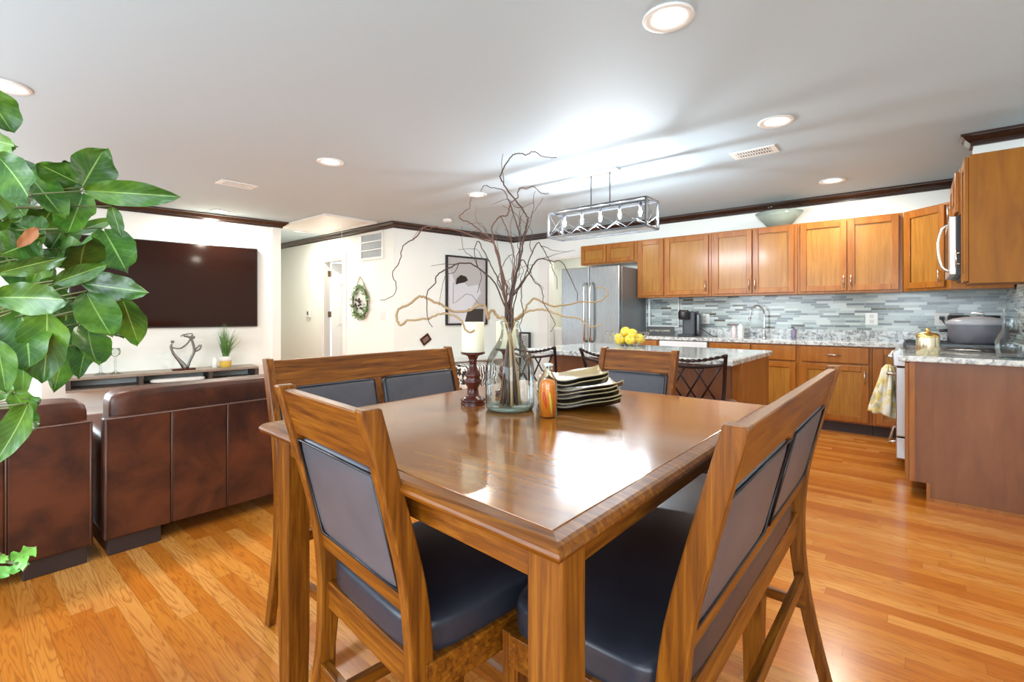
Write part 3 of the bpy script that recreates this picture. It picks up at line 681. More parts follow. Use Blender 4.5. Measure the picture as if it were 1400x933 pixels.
# refrigerator
t = thing('refrigerator', 'tall stainless steel french-door refrigerator left of the kitchen cabinets', 'refrigerator', (-3.853, 5.68, 0))
FH = 1.84
MB().bb((0, .075, .02), (.90, .80, FH-.01), .004).build('body', M_fside, t)
for a, b, hx in ((.002, .447, .405), (.453, .898, .50)):
    d = MB().bb((a, 0, .72), (b, .068, FH), .008).build('door', M_steel, t)
    q = MB().tube([(hx, -.001, 1.62), (hx, -.05, 1.60), (hx, -.062, 1.55), (hx, -.062, .90), (hx, -.05, .85), (hx, -.001, .83)], .016, 10); q.build('handle', M_nickel, d)
d = MB().bb((.002, 0, .06), (.898, .068, .71), .008).build('freezer_drawer', M_steel, t)
MB().tube([(.10, -.001, .62), (.12, -.055, .62), (.78, -.055, .62), (.80, -.001, .62)], .014, 10).build('handle', M_nickel, d)
MB().bb((.02, .06, 0), (.88, .7, .06)).build('plinth', M_kick, t)
# washing machine
t = thing('washing_machine', 'white washing machine through the doorway left of the refrigerator', 'washing machine', (-4.82, 6.68, 0))
MB().bb((0, 0, .02), (.66, .62, .96), .02).build('cabinet', M_white, t)
MB().prism([(.42, .96), (.62, .96), (.62, 1.16), (.52, 1.16)], 'x', 0, .66).build('control_panel', M_white, t, .01)
MB().bb((.08, .01, .955), (.58, .40, .972), .006).build('lid', M_trim, t)
MB().box((.30, .452, 1.075), (.16, .012, .05), 0, None).build('display', plain('grey_display', (.12, .13, .15), .3), t)
q = MB()
for x in (.08, .52): q.cyl((x, .475, 1.06), (x, .44, 1.05), .03, 16)
q.build('dial', M_nickel, t)
# island
IX0, IX1, IY0, IY1 = -2.565, -.885, 3.205, 4.30
t = thing('kitchen_island', 'wooden kitchen island cabinet under the freestanding granite top', 'island', ((IX0+IX1)/2, 3.9, 0))
cx0 = (IX0+IX1)/2; hw = .80
MB().bb((-hw, -.37, .10), (hw, .37, .87)).build('body', M_cabd, t, .002); MB().bb((-hw+.03, -.33, 0), (hw-.03, .32, .10)).build('toe_kick', M_kick, t)
MB().bb((hw, -.375, .0), (hw+.018, .372, .87)).build('end_panel', M_cab, t, .002); MB().bb((hw-.05, -.385, .0), (hw+.012, -.37, .87)).build('corner_post', M_cab, t, .002)
for i in range(3):
    d = MB().bb((-hw+.02+i*.53, .371, .13), (-hw+.53+i*.53, .389, .86), .003).build('door', M_cab, t)
t = thing('island_countertop', 'speckled granite island top behind the far dining chair', 'countertop', (cx0, 3.75, .872))
MB().bb((IX0-cx0, IY0-3.75, 0), (IX1-cx0, IY1-3.75, .038)).build('slab', M_gran, t, .008)
# peninsula cabinet right of the range + top
t = thing('peninsula_cabinet', 'brown wood end cabinet at the right edge, beside the cooker', 'cabinet', (-.04, 4.10, 0))
MB().prism([(.0, .11), (.10, .11), (.10, 0), (.69, 0), (.69, .89), (.0, .89)], 'y', 0, .62).build('carcass', M_cabd, t, .002)
MB().bb((-.022, .0, .115), (-.001, .60, .885), .003).build('door', M_cab, t)
MB().bb((.086, -.012, .0), (.104, .0, .115)).build('toe_trim', M_cab, t); MB().bb((.104, -.010, 0), (.69, 0, .022)).build('shoe_moulding', M_cab, t)
MB().bb((-.001, -.006, .112), (.030, .0, .888)).build('stile', M_cab, t)
t = thing('peninsula_countertop', 'granite slab topping the end cabinet, holding the gold canister', 'countertop', (-.04, 4.10, .892))
MB().bb((-.055, -.045, 0), (.695, .635, .038)).build('slab', M_gran, t, .008)
# range
t = thing('cooker', 'stainless gas cooker with black grates beside the end cabinet', 'cooker', (-.09, 4.745, 0))
MB().bb((.03, 0, .06), (.68, .755, .915), .003).build('body', M_fside, t)
MB().prism([(-.05, .80), (.05, .80), (.05, .93), (-.015, .935), (-.055, .905)], 'y', 0.002, .753).build('control_panel', M_bsteel, t, .006)
MB().bb((.0, .01, .905), (.68, .745, .93)).build('cooktop', M_bsteel, t, .004)
d = MB().bb((-.035, .01, .26), (.03, .745, .79), .006).build('oven_door', M_bsteel, t)
MB().tube([(-.034, .06, .735), (-.085, .06, .735), (-.085, .70, .735), (-.034, .70, .735)], .011, 8).build('handle', M_nickel, d)
MB().bb((-.037, .12, .36), (-.034, .63, .66)).build('oven_window', M_black, d)
d = MB().bb((-.035, .01, .09), (.03, .745, .25), .006).build('warming_drawer', M_bsteel, t)
MB().tube([(-.034, .06, .21), (-.075, .06, .20), (-.075, .70, .20), (-.034, .70, .21)], .010, 8).build('handle', M_nickel, d)
for y in (.10, .24, .38, .52, .66): MB().cyl((-.045, y, .865), (-.085, y, .868), .021, 14).build('knob', M_nickel, t)
for y0 in (.03, .27, .51):
    q = MB(); y1 = y0+.215
    for y in (y0, (y0+y1)/2, y1): q.bb((.008, y-.006, .962), (.64, y+.006, .980))
    for x in (.014, .14, .26, .38, .51, .635): q.bb((x-.006, y0, .962), (x+.006, y1, .980))
    for x in (.014, .635):
        for y in (y0, y1): q.bb((x-.006, y-.006, .929), (x+.006, y+.006, .965))
    q.build('grate', M_black, t)
MB().bb((.02, .02, 0), (.66, .73, .06)).build('plinth', M_kick, t)
# towel on the oven handle
def towel():
    q = MB()
    def f(u, v):
        a = 2*PI*u; k = v; hx = .030+.052*k; hy = .055+.035*k; fold = 1+.20*math.sin(a*6+k*3)*(.3+k)+.10*math.sin(a*11)
        z = .785-.395*k-(.04*max(0, math.cos(a)) if k > .9 else 0)
        if k < .08: hx *= .35+8*k; hy *= .6+5*k
        return (-.183-.030*k+hx*math.cos(a)*fold, 5.02+hy*math.sin(a)*fold, z)
    q.grid(f, 60, 24)
    n = NT('yellow_floral_cotton'); f1 = n.noise(n.obj(), 17, 3, .5, .5)
    m = n.set(color=n.ramp(f1, [(.40, (.80, .80, .74)), (.50, (.76, .72, .45)), (.56, (.78, .60, .14)), (.66, (.45, .50, .40))]), rough=.85)
    o = q.build('tea_towel', m); s_ = o.modifiers.new('thick', 'SOLIDIFY'); s_.thickness = .004
    tag(o, 'yellow and white patterned tea towel hanging on the cooker door handle', 'towel')
towel()
# microwave
t = thing('microwave', 'stainless microwave mounted under the cabinet above the cooker', 'microwave', (.19, 4.75, 1.46))
MB().bb((.03, .0, .02), (.45, .75, .455), .004).build('body', M_black, t); d = MB().bb((-.008, .003, .03), (.03, .748, .455), .006).build('door', plain('bright_steel', (.66, .67, .68), .3, .7), t)
MB().tube(smooth_path([(-.008, .10, .41), (-.05, .10, .37), (-.07, .10, .25), (-.05, .10, .10), (-.008, .10, .06)]), .010, 8).build('handle', M_nickel, d)
MB().bb((-.010, .22, .09), (-.007, .68, .40)).build('window', M_black, d)
MB().bb((.06, .05, .0), (.42, .70, .022)).build('vent_base', M_black, t); MB().lathe([(.03, -.003), (.03, .0)], (.2, .08, .0)).build('work_light', M_lampg, t)

# ------------------------------------------------------------------ kitchen small things
Y0 = 6.47
t = thing('coffee_machine', 'black pod coffee machine on the back counter', 'coffee machine', (-2.28, 6.25, .92), .15)
MB().bb((-.06, -.02, 0), (.10, .16, .32), .02).build('body', plain('charcoal_plastic', (.035, .035, .042), .35), t); MB().lathe([(.06, .21), (.07, .23), (.07, .31), (.055, .335)], (-.03, -.06, 0), 20).build('brew_head', M_black, t)
MB().bb((-.09, -.16, 0), (.10, 0, .028), .008).build('drip_tray', M_black, t); MB().bb((.105, .0, .01), (.16, .15, .29), .015).build('water_tank', plain('smoky_plastic', (.03, .03, .035), .1), t)
MB().tube(smooth_path([(.15, .10, .10), (.22, .02, .06), (.30, .05, .006), (.36, .04, .006)]), .005, 6).build('power_cord', M_black, t)
t = thing('tap', 'tall chrome gooseneck tap at the kitchen sink', 'tap', (-1.40, 6.36, .92), -.9)
MB().lathe([(.028, 0), (.028, .02), (.018, .03), (.016, .10)], n=16).build('base', M_chrome, t)
MB().tube(smooth_path([(0, 0, .09), (0, 0, .27), (0, -.02, .34), (0, -.08, .385), (0, -.14, .35), (0, -.165, .27), (0, -.17, .23)]), .011, 10).build('spout', M_chrome, t); MB().cyl((0, -.17, .245), (0, -.17, .20), .015).build('spray_head', M_chrome, t)
MB().tube([(.015, 0, .06), (.05, 0, .065), (.10, 0, .09)], .007, 8).build('lever', M_chrome, t)
def soap(name, label, x, y, r, h, m, pm):
    t = thing(name, label, 'bottle', (x, y, .92))
    MB().lathe([(r*.9, 0), (r, .01), (r, h*.72), (r*.45, h*.82), (r*.4, h*.86)], n=16).build('bottle_body', m, t)
    MB().tube([(0, 0, h*.86), (0, 0, h), (-.012, -.022, h), (-.018, -.034, h*.97)], .006, 8).build('pump', pm, t)
soap('soap_bottle', 'white pump soap bottle left of the tap', -1.655, 6.33, .036, .19, M_white, M_white)
soap('soap_bottle', 'slim clear pink-capped bottle left of the white soap bottle', -1.735, 6.33, .026, .16, plain('pink_clear', (.75, .62, .64), .2), plain('pink_pump', (.7, .25, .32), .4))
soap('soap_bottle', 'small dark purple bottle right of the tap', -1.085, 6.33, .028, .13, plain('purple_label', (.20, .17, .26), .35), M_black)
t = thing('sign', 'small dark blackboard sign reading BUT FIRST COFFEE on the back counter', 'sign', (-2.66, 6.28, .92), .03)
MB().bb((-.19, -.012, 0), (.19, .012, .115), .003).build('board', plain('chalkboard_grey', (.07, .07, .068), .6), t)
cu = bpy.data.curves.new('lettering_curve', 'FONT'); cu.body = 'BUT FIRST COFFEE'; cu.size = .034; cu.align_x = 'CENTER'; cu.align_y = 'CENTER'; cu.extrude = .0006
tmp = bpy.data.objects.new('lettering_curve', cu); C.objects.link(tmp); bpy.context.view_layer.update()
me = bpy.data.meshes.new_from_object(tmp.evaluated_get(bpy.context.evaluated_depsgraph_get())); bpy.data.objects.remove(tmp)
o = bpy.data.objects.new('lettering', me); C.objects.link(o); o.parent = t; o.location = (0, -.0135, .058); o.rotation_euler = (PI/2, 0, 0); me.materials.clear(); me.materials.append(plain('cream_lettering', (.75, .70, .58), .6))
def outlet(label, loc, rz=0):
    t = thing('wall_outlet', label, 'outlet', loc, rz)
    MB().bb((-.055, -.009, -.065), (.055, -.001, .065), .003).build('plate', M_white, t)
    q = MB()
    for z in (-.028, .028): q.bb((-.018, -.011, z-.018), (.018, -.009, z+.018), .0)
    q.build('socket', plain('socket_white', (.62, .62, .6), .4), t)
outlet('white wall outlet right of the coffee machine', (-2.13, 6.485, 1.14)); outlet('white wall outlet between the tap and the corner', (-.375, 6.485, 1.15)); outlet('white wall outlet in the corner with a black plug behind the pot', (.19, 6.485, 1.15))
tag(MB().tube(smooth_path([(.19, 6.47, 1.16), (.19, 6.44, 1.15), (.25, 6.38, 1.05), (.33, 6.34, 1.0), (.36, 6.30, .935)]), .006, 6).bb((.17, 6.455, 1.145), (.21, 6.474, 1.18)).build('power_cord', M_black), 'black power cord plugged into the corner outlet', 'cord')
t = thing('open_frame', 'thin white open frame standing against the tiles beside the refrigerator', 'frame', (-2.68, 6.455, 1.025))
MB().bb((-.225, -.004, .0), (-.195, .010, .40)).bb((-.195, -.004, .0), (.21, .010, .02)).bb((-.195, -.004, .385), (.21, .010, .40)).bb((.20, -.004, .02), (.212, .010, .385)).build('border', M_white, t)
t = thing('toaster', 'black twin toaster appliance in the corner behind the grey pot', 'toaster', (.40, 6.20, .92), .1)
for x in (-.10, .10): MB().prism([(-.07, 0), (.07, 0), (.045, .27), (-.045, .27)], 'x', x-.075, x+.075).build('housing', plain('matt_black_plastic', (.012, .012, .013), .6), t, .01)
MB().bb((-.03, -.05, .06), (.03, .05, .22)).build('bridge', M_steel, t)
t = thing('canister', 'gold lidded canister on the end counter', 'canister', (.055, 4.27, .93))
n = NT('iridescent_gold'); M_can = n.set(color=(.80, .72, .50), rough=.22, metal=.85)
MB().lathe([(.058, 0), (.062, .006), (.062, .115), (.060, .12)], n=28).build('body', M_can, t); MB().lathe([(.064, .12), (.064, .128), (.050, .142), (.014, .150), (.010, .156)], n=28).build('lid', M_gold, t); MB().ball((0, 0, .165), .014).build('knob', M_gold, t)
t = thing('pot', 'large grey cooking pot with a domed lid on the cooker grates', 'pot', (.345, 5.02, .9805))
MB().lathe([(.14, 0), (.165, .012), (.185, .07), (.19, .125), (.19, .132)], n=36).build('body', plain('slate_grey_enamel', (.13, .13, .155), .35), t)
MB().lathe([(.192, .130), (.197, .136), (.195, .152), (.15, .172), (.08, .186), (.03, .190)], n=36).build('lid', plain('pale_grey_enamel', (.33, .34, .38), .22), t)
MB().tube([(-.03, 0, .188), (-.03, 0, .212), (.03, 0, .212), (.03, 0, .188)], .008, 8).build('knob', M_nickel, t)
q = MB()
for s in (-1, 1): q.tube([(s*.18, -.04, .09), (s*.225, -.03, .085), (s*.225, .03, .085), (s*.18, .04, .09)], .010, 8)
q.build('handles', M_black, t)
t.scale = (.92, .92, 1.08)
t = thing('spoon_rest', 'small steel spoon with black handle on the cooker front edge', 'utensil', (.30, 4.70, .935), -.3)
MB().tube([(-.16, 0, .006), (0, 0, .012), (.05, 0, .010)], .005, 8).ball((-.18, 0, .008), .024, None, 12, (1, .7, .25)).build('spoon', M_nickel, t); MB().tube([(.05, 0, .010), (.13, 0, .008)], .009, 8).build('grip', M_black, t)
t = thing('carafe', 'clear glass flower vase at the right edge of the end counter', 'vase', (.432, 4.13, .93))
pr = [(.045, 0), (.060, .012), (.072, .07), (.070, .11), (.054, .150), (.040, .178), (.037, .20), (.038, .30), (.039, .302)]
MB().lathe(pr, n=32, cap=False).build('body', thin_glass('pale_blue_vase_glass', (.84, .90, .92), 1.9), t)
MB().lathe([(.045, .0), (.058, .010), (.05, .016), (.01, .014)], n=32).build('base', M_gglass, t)
t = thing('glass_bowl', 'pale green glass bowl on top of the wall cabinets', 'bowl', (-1.24, 6.34, UZ1))
MB().lathe([(.09, 0), (.12, .015), (.20, .10), (.25, .17), (.245, .17), (.19, .105), (.11, .025), (.02, .02)], n=28).build('body', NT('sea_green_glass').set(color=(.62, .74, .66), rough=.15, trans=.6), t)
MB().lathe([(.08, -.0), (.09, .006)], n=24).build('foot', M_gglass, t)
# fruit bowl on the island
fb = Vector((-2.05, 4.10, .911))
t = thing('fruit_bowl', 'looped glass wire bowl holding lemons on the island', 'bowl', fb)
q = MB()
q.lathe([(.07, 0), (.075, .006), (.03, .008)], n=20); q.tube([(math.cos(2*PI*k/28)*.17, math.sin(2*PI*k/28)*.17, .085) for k in range(28)], .004, 6, True)
for k in range(14):
    a = 2*PI*k/14; q.tube(smooth_path([(math.cos(a)*.07, math.sin(a)*.07, .004), (math.cos(a+.2)*.13, math.sin(a+.2)*.13, .03), (math.cos(a+.35)*.17, math.sin(a+.35)*.17, .085), (math.cos(a+.5)*.20, math.sin(a+.5)*.20, .125), (math.cos(a+.75)*.19, math.sin(a+.75)*.19, .115), (math.cos(a+.8)*.17, math.sin(a+.8)*.17, .085)]), .0035, 6)
q.build('wire_loops', M_gglass, t)
n = NT('lemon_peel'); n.bump(n.noise(n.obj(), 90, 2), .25, .002); M_lem = n.set(color=(.85, .62, .05), rough=.42)
lem = [((-.045, -.05, .055), 'lowest front lemon in the island fruit bowl, left of centre'), ((.05, -.055, .058), 'front lemon at the right of the island fruit bowl'), ((-.09, .03, .065), 'lemon at the left rim of the island fruit bowl'), ((.10, .03, .068), 'lemon at the right rim of the island fruit bowl'),
       ((.0, .05, .060), 'rear lemon half hidden at the bottom of the fruit bowl'), ((-.02, .0, .128), 'topmost large lemon crowning the fruit bowl'), ((.055, -.01, .112), 'upper lemon right of the topmost one in the bowl')]
for i, (p, lb) in enumerate(lem):
    q = MB().lathe([(.004, -.058), (.010, -.052), (.030, -.040), (.043, -.015), (.045, .005), (.038, .028), (.020, .045), (.009, .052), (.006, .060), (.001, .062)], n=18)
    o = q.build('lemon', M_lem); o.location = fb+Vector(p); o.rotation_euler = (1.2+i*.5, .4*i, i*1.1); tag(o, lb, 'lemon', 'lemons in the island fruit bowl')
# bar stools
def stool(label, x, y):
    t = thing('bar_stool', label, 'stool', (x, y, 0), 0, 'iron bar stools along the island'); hw = .205; H = .965
    for s in (-1, 1):
        MB().tube(smooth_path([(s*.20, -.17, 0), (s*.185, -.15, .30), (s*.180, -.14, .60), (s*.190, -.135, .75), (s*hw, -.165, .90), (s*(hw+.012), -.19, H)]), .0115, 8).build('back_post', M_iron, t)
        MB().tube([(s*.20, .20, 0), (s*.17, .165, .60)], .0115, 8).build('leg', M_iron, t)
    def arc(z, sag, y0, yb, n=12): return [(-hw*1.0+2*hw*k/n, y0-yb*math.sin(PI*k/n), z-sag*math.sin(PI*k/n)) for k in range(n+1)]
    rope = MB(); a = arc(.955, .035, -.188, .03, 44)
    for ph in (0, PI): rope.tube([(p[0], p[1]+.006*math.cos(k*.9+ph), p[2]+.006*math.sin(k*.9+ph)) for k, p in enumerate(a)], .0055, 6)
    rope.build('rope_rail', M_iron, t)
    MB().tube(arc(.905, .025, -.170, .03), .009, 8).build('top_rail', M_iron, t)
    q = MB(); zt, zb = .892, .66; yt, yb = -.180, -.140
    for x0, x1 in ((-.19, -.04), (-.04, .11), (.11, .19)): pass
    for a0, b0 in ((-.185, -.045), (-.095, .045), (.095, -.045), (.185, .045), (-.02, -.16), (.02, .16)): q.tube([(a0, yt, zt), (b0, yb, zb)], .006, 6)
    q.build('cross_bars', M_iron, t)
    MB().tube([(-.18, -.14, .655), (.18, -.14, .655)], .008, 8).build('lower_rail', M_iron, t)
    MB().pad((0, .01, .625), (.40, .38, .07), 5, 8).build('seat', leather('brown_stool_seat', (.10, .04, .02), (.16, .07, .04), .5), t)
    q = MB()
    for s in (-1, 1): q.tube([(s*.19, -.155, .25), (s*.187, .185, .25)], .008, 6)
    q.tube([(-.187, .185, .22), (.187, .185, .22)], .009, 6).tube([(-.188, -.155, .22), (.188, -.155, .22)], .009, 6); q.build('footrest', M_iron, t)
stool('iron bar stool with twisted rope rail at the right end of the island', -1.065, 3.13)
stool('middle iron bar stool at the island, half behind the far dining chair', -1.575, 3.06)
stool('left iron bar stool at the island, behind the glass vase', -2.225, 3.06)

# ------------------------------------------------------------------ things on the table
def candle_holder(label, x, y, clabel):
    t = thing('candle_holder', label, 'candle holder', (x, y, T))
    pr = [(.040, 0), (.0405, .006), (.036, .008), (.041, .012), (.041, .018), (.030, .024), (.021, .030), (.017, .052), (.019, .058), (.028, .072), (.0295, .080), (.020, .088), (.026, .094), (.0255, .100), (.017, .118), (.0125, .125), (.012, .140), (.0145, .144), (.0125, .148), (.018, .160), (.024, .164), (.040, .168), (.041, .172), (.034, .1725)]
    MB().lathe(pr, n=28).build('turned_stem', M_mahog, t); MB().lathe([(.034, .169), (.040, .173), (.041, .1745), (.03, .1735)], n=28).build('drip_plate', M_mahog, t)
    c = thing('pillar_candle', clabel, 'candle', (x, y, T+.1746))
    MB().lathe([(.036, 0), (.0375, .003), (.0375, .096), (.034, .100), (.012, .096)], n=28).build('wax', M_candle, c); MB().cyl((0, 0, .095), (.002, 0, .108), .0013, 6).build('wick', M_black, c)
candle_holder('turned dark wood candle holder left of the glass vase', -1.135, 1.15, 'ivory pillar candle on the left candle holder')
candle_holder('turned dark wood candle holder behind the glass vase', -1.165, 1.355, 'ivory pillar candle on the holder behind the vase')
VX, VY = -.985, 1.163
t = thing('glass_vase', 'large clear glass bottle vase holding curly branches on the table', 'vase', (VX, VY, T))
outer = [(.062, .0), (.072, .004), (.077, .014), (.0775, .12), (.074, .15), (.062, .178), (.044, .205), (.030, .232), (.0265, .252), (.027, .266), (.030, .270), (.030, .277), (.026, .279)]
inner = [(.0225, .275), (.0225, .25), (.0265, .230), (.041, .202), (.059, .175), (.071, .148), (.0742, .12), (.0735, .018), (.062, .011), (.01, .010)]
MB().lathe(outer, n=40, cap=False).build('body', M_tglass, t)
MB().lathe([(.060, .0), (.071, .003), (.0755, .012), (.070, .016), (.055, .012), (.01, .010)], n=40).build('base', NT('sea_green_base_glass').set(color=(.72, .85, .70), rough=.05, trans=.7), t)
# willow branches
MOUTH = (697, 441); VD = Vector((VX, VY)).dot(Vector(Fw))
kr = random.Random(4)
def branch(label, px, ddepth, r0, r1, m, foot, twigs=0):
    pts = [Vector((VX+foot[0], VY+foot[1], T+.016)), Vector((VX+foot[0]*.25, VY+foot[1]*.25, T+.20)), Vector((VX+foot[2], VY+foot[3], T+.279))]
    n = len(px)
    for i, (x, y) in enumerate(px): k = (i+1)/n; pts.append(at_d(x, y, VD+ddepth*k**1.2))
    sp = smooth_path(pts, 5); N = len(sp)
    for i in range(10, N-1, 2): sp[i] = sp[i]+Vector((kr.gauss(0, 1), kr.gauss(0, 1), kr.gauss(0, 1)))*.0014
    o = MB().tube(sp, [r0+(r1-r0)*(i/(N-1))**.8 for i in range(N)], 6).build('willow_branch', m)
    if twigs:
        q = MB()
        for k in range(twigs):
            i = int(N*kr.uniform(.34, .6)); p = sp[i]; d = (sp[i+1]-sp[i]).normalized(); s_ = d.cross(Vector((kr.uniform(-1, 1), kr.uniform(-1, 1), kr.uniform(-.3, 1)))).normalized(); L = kr.uniform(.05, .11)
            q.tube(smooth_path([p, p+(d*.6+s_*.5)*L*.4, p+(d*.9+s_*.35)*L*.7+Vector((0, 0, .006)), p+(d*1.0+s_*.9)*L], 3), [.0014-.0008*j/9 for j in range(10)], 5)
        q.build('twig', m, o)
    tag(o, label, 'branch', 'curly willow branches in the glass vase')
M_twig = plain('dark_willow_bark', (.065, .034, .022), .6); M_red = plain('reddish_willow_bark', (.13, .055, .032), .6); M_tan = plain('tan_peeled_willow', (.38, .24, .11), .55)
Z = lambda pts: [(600+x/3.589, 200+y/3.589) for x, y in pts]
Q = lambda pts: [(520+x/4.24, 200+y/4.24) for x, y in pts]
K = lambda pts: [(520+x/4.0, 380+y/4.0) for x, y in pts]
BR = [
 ('willow branch arching at the middle then curling right below the ceiling light', Z([(332, 780), (330, 690), (300, 580), (272, 480), (262, 420), (265, 385), (300, 345), (335, 338), (350, 285), (385, 250), (395, 205), (430, 208), (465, 198), (500, 230), (540, 238)]), .10, .0042, .0012, M_red),
 ('tallest willow branch, hooking right near the ceiling', Z([(352, 800), (375, 660), (398, 570), (412, 470), (432, 380), (425, 335), (360, 245), (312, 180), (305, 140), (340, 70), (370, 42), (400, 35), (430, 42), (470, 28), (510, 50), (578, 56)]), -.12, .0042, .0012, M_twig),
 ('upright willow branch leaning left in front of the far downlight', Z([(345, 780), (378, 640), (400, 480), (380, 380), (345, 270), (315, 215), (260, 205), (222, 193), (206, 222)]), .16, .0038, .0011, M_twig),
 ('willow branch reaching left then kinking up to the far downlight', Z([(325, 760), (300, 600), (272, 480), (215, 425), (150, 375), (108, 358), (104, 338), (150, 300), (156, 252)]), -.10, .0036, .0011, M_red),
 ('long reddish willow branch sweeping far left and drooping down', Z([(328, 780), (305, 600), (275, 485)])+Q([(560, 530), (450, 490), (300, 465), (245, 480), (200, 535), (130, 580), (107, 680), (70, 740), (92, 820), (70, 870), (0, 895)]), .22, .0040, .0013, M_red),
 ('willow branch looping left across the framed picture', Q([(705, 890), (655, 780), (540, 690), (460, 680), (400, 705), (330, 745), (315, 800), (275, 840), (270, 930), (275, 1000), (300, 1050)]), -.16, .0036, .0011, M_twig),
 ('short willow branch with a small hook over the picture top', Q([(720, 880), (690, 790), (640, 690), (590, 590), (567, 552), (546, 600), (558, 680), (585, 760), (560, 850)]), .12, .0030, .0009, M_twig),
 ('willow branch arching right and falling before the refrigerator door', Q([(745, 900), (800, 830), (875, 710), (900, 668), (940, 652), (980, 665), (1050, 670), (1080, 720), (1110, 780), (1140, 850), (1142, 905)]), .14, .0036, .0010, M_twig),
 ('thin willow branch rising right with two drooping tips', Q([(760, 880), (830, 770), (870, 640), (915, 560), (960, 625), (985, 670), (1000, 720), (1022, 760), (1025, 830)]), -.10, .0030, .0009, M_twig),
 ('thin willow branch hanging down on the right of the vase neck', Q([(750, 880), (790, 720), (830, 660), (880, 770), (930, 820), (945, 900), (975, 960), (1010, 1030), (985, 1075)]), -.14, .0030, .0009, M_twig),
 ('upright thin willow branch with forked tip under the long lamp', Q([(760, 880), (795, 700), (830, 560), (855, 450), (890, 380), (945, 300)]), .20, .0032, .0008, M_twig),
 ('short upright willow branch beside the fork, topped by a straight tip', Q([(755, 870), (785, 690), (815, 570), (860, 470), (885, 370), (890, 290), (898, 260)]), .08, .0030, .0008, M_red),
 ('thin inner willow branch with a kink near the picture edge', Q([(725, 880), (680, 790), (700, 720), (735, 645), (770, 630)]), .05, .0028, .0010, M_twig),
 ('thin pale inner willow branch bending over the centre', Q([(760, 880), (775, 660), (745, 520), (715, 440), (690, 410), (650, 470), (655, 540)]), -.06, .0028, .0009, M_red),
 ('thin willow branch trailing straight down right of the vase', Q([(790, 860), (820, 790), (815, 900), (830, 960), (810, 1060), (830, 1150)])+[(719, 487), (722, 505)], -.13, .0024, .0009, M_twig),
 ('thick tan willow stem curling far left over the candle', K([(640, 215), (620, 182), (595, 190), (590, 225), (570, 155), (540, 150), (480, 180), (400, 185), (340, 150), (270, 120), (215, 100), (160, 145), (100, 170), (90, 230), (110, 260), (150, 235), (250, 225), (330, 195), (400, 205), (445, 240), (465, 285), (490, 300), (515, 290)]), -.16, .0050, .0030, M_tan),
 ('tan willow stem reaching right along the island top', K([(745, 222), (785, 192), (870, 175), (920, 180), (1000, 210), (1080, 220), (1110, 240), (1150, 270), (1210, 255)]), -.12, .0045, .0018, M_tan),
 ('tan willow stem curling back on itself before the refrigerator', K([(740, 235), (780, 205), (800, 160), (840, 115), (900, 140), (950, 155), (1040, 145), (1100, 130), (1180, 135), (1230, 110), (1245, 80), (1220, 55), (1185, 55)]), .10, .0045, .0020, M_tan),
]
r_ = random.Random(11)
for i, (lb, px, dd, r0, r1, m) in enumerate(BR):
    a = 2*PI*i*.382; k = i/len(BR); rr = .030*math.sqrt(k)+.006; nr = .017*math.sqrt(k)
    branch(lb, px, dd, r0, r1, m, (math.cos(a+2.5)*rr, math.sin(a+2.5)*rr, math.cos(a)*nr, math.sin(a)*nr), 3 if i in (1, 2, 3, 5, 8, 10) else 1 if i < 14 else 0)
# pepper bottle
t = thing('pepper_bottle', 'small glass bottle of orange pickled peppers in front of the vase', 'bottle', (-.826, 1.147, T))
MB().lathe([(.022, 0), (.027, .004), (.0285, .095), (.026, .110), (.016, .125), (.0135, .130), (.0135, .148), (.0155, .150), (.0155, .154)], n=24, cap=False).build('glass', M_tglass, t); MB().lathe([(.0125, .149), (.0125, .156), (.010, .157)], n=20).build('stopper', plain('frosted_stopper', (.62, .64, .62), .3), t)
M_o = plain('chilli_orange', (.75, .22, .02), .35); M_r = plain('chilli_red', (.62, .05, .015), .35); M_y = plain('chilli_yellow', (.75, .50, .06), .35)
MB().lathe([(.005, .003), (.0225, .004), (.0235, .094), (.020, .106), (.004, .112)], n=20).build('oil', plain('orange_oil', (.72, .20, .015), .3), t)
for i in range(9):
    a = 2*PI*i/9+.3; b = a+rnd.uniform(-.5, .5); z0, z1 = rnd.uniform(.008, .03), rnd.uniform(.07, .1)
    MB().tube(smooth_path([(.0215*math.cos(a), .0215*math.sin(a), z0), (.0232*math.cos((a+b)/2), .0232*math.sin((a+b)/2), (z0+z1)/2), (.0205*math.cos(b), .0205*math.sin(b), z1)]), [.0012, .002, .003, .0038, .0042, .0042, .004, .0034, .002], 7).build('pepper', (M_o, M_r, M_y)[i % 3], t)
# stacked wavy square plates
n = NT('gold_beige_glaze'); M_pl = n.set(color=n.ramp(n.noise(n.obj(), 9, 3), [(.3, (.33, .24, .10)), (.7, (.48, .38, .20))]), rough=.25)
M_pld = plain('dark_brown_plate_underside', (.018, .011, .010), .22)
def plate_mesh(sz):
    def f(u, v):
        x, y = (u-.5)*2, (v-.5)*2; k = 1-.10*(x*y)**2
        rim = max(abs(x), abs(y))**3
        return (x*sz*k, y*sz*k, .006+.010*rim+.026*(x*x*y*y)*abs(x*y)+.010*math.sin(2.6*x+.4)*abs(y)**1.5-.006*math.cos(2.2*y)*(1-abs(x)))
    a = MB().grid(f, 14, 14); b = MB().grid(lambda u, v: tuple(c-(.0035 if i == 2 else 0) for i, c in enumerate(f(u, v))), 14, 14)
    nn = 15; rim = [i for i in range(nn)]+[i*nn+nn-1 for i in range(1, nn)]+[(nn-1)*nn+i for i in range(nn-2, -1, -1)]+[i*nn for i in range(nn-2, 0, -1)]
    b.v += a.v; off = nn*nn
    for i in range(len(rim)): p, r2 = rim[i], rim[(i+1) % len(rim)]; b.f.append((p, r2, r2+off, p+off)); b.sm.append(True)
    b.v = b.v[:]
    return a, b
PL = Vector((-.872, 1.372, T+.0005)); z = 0
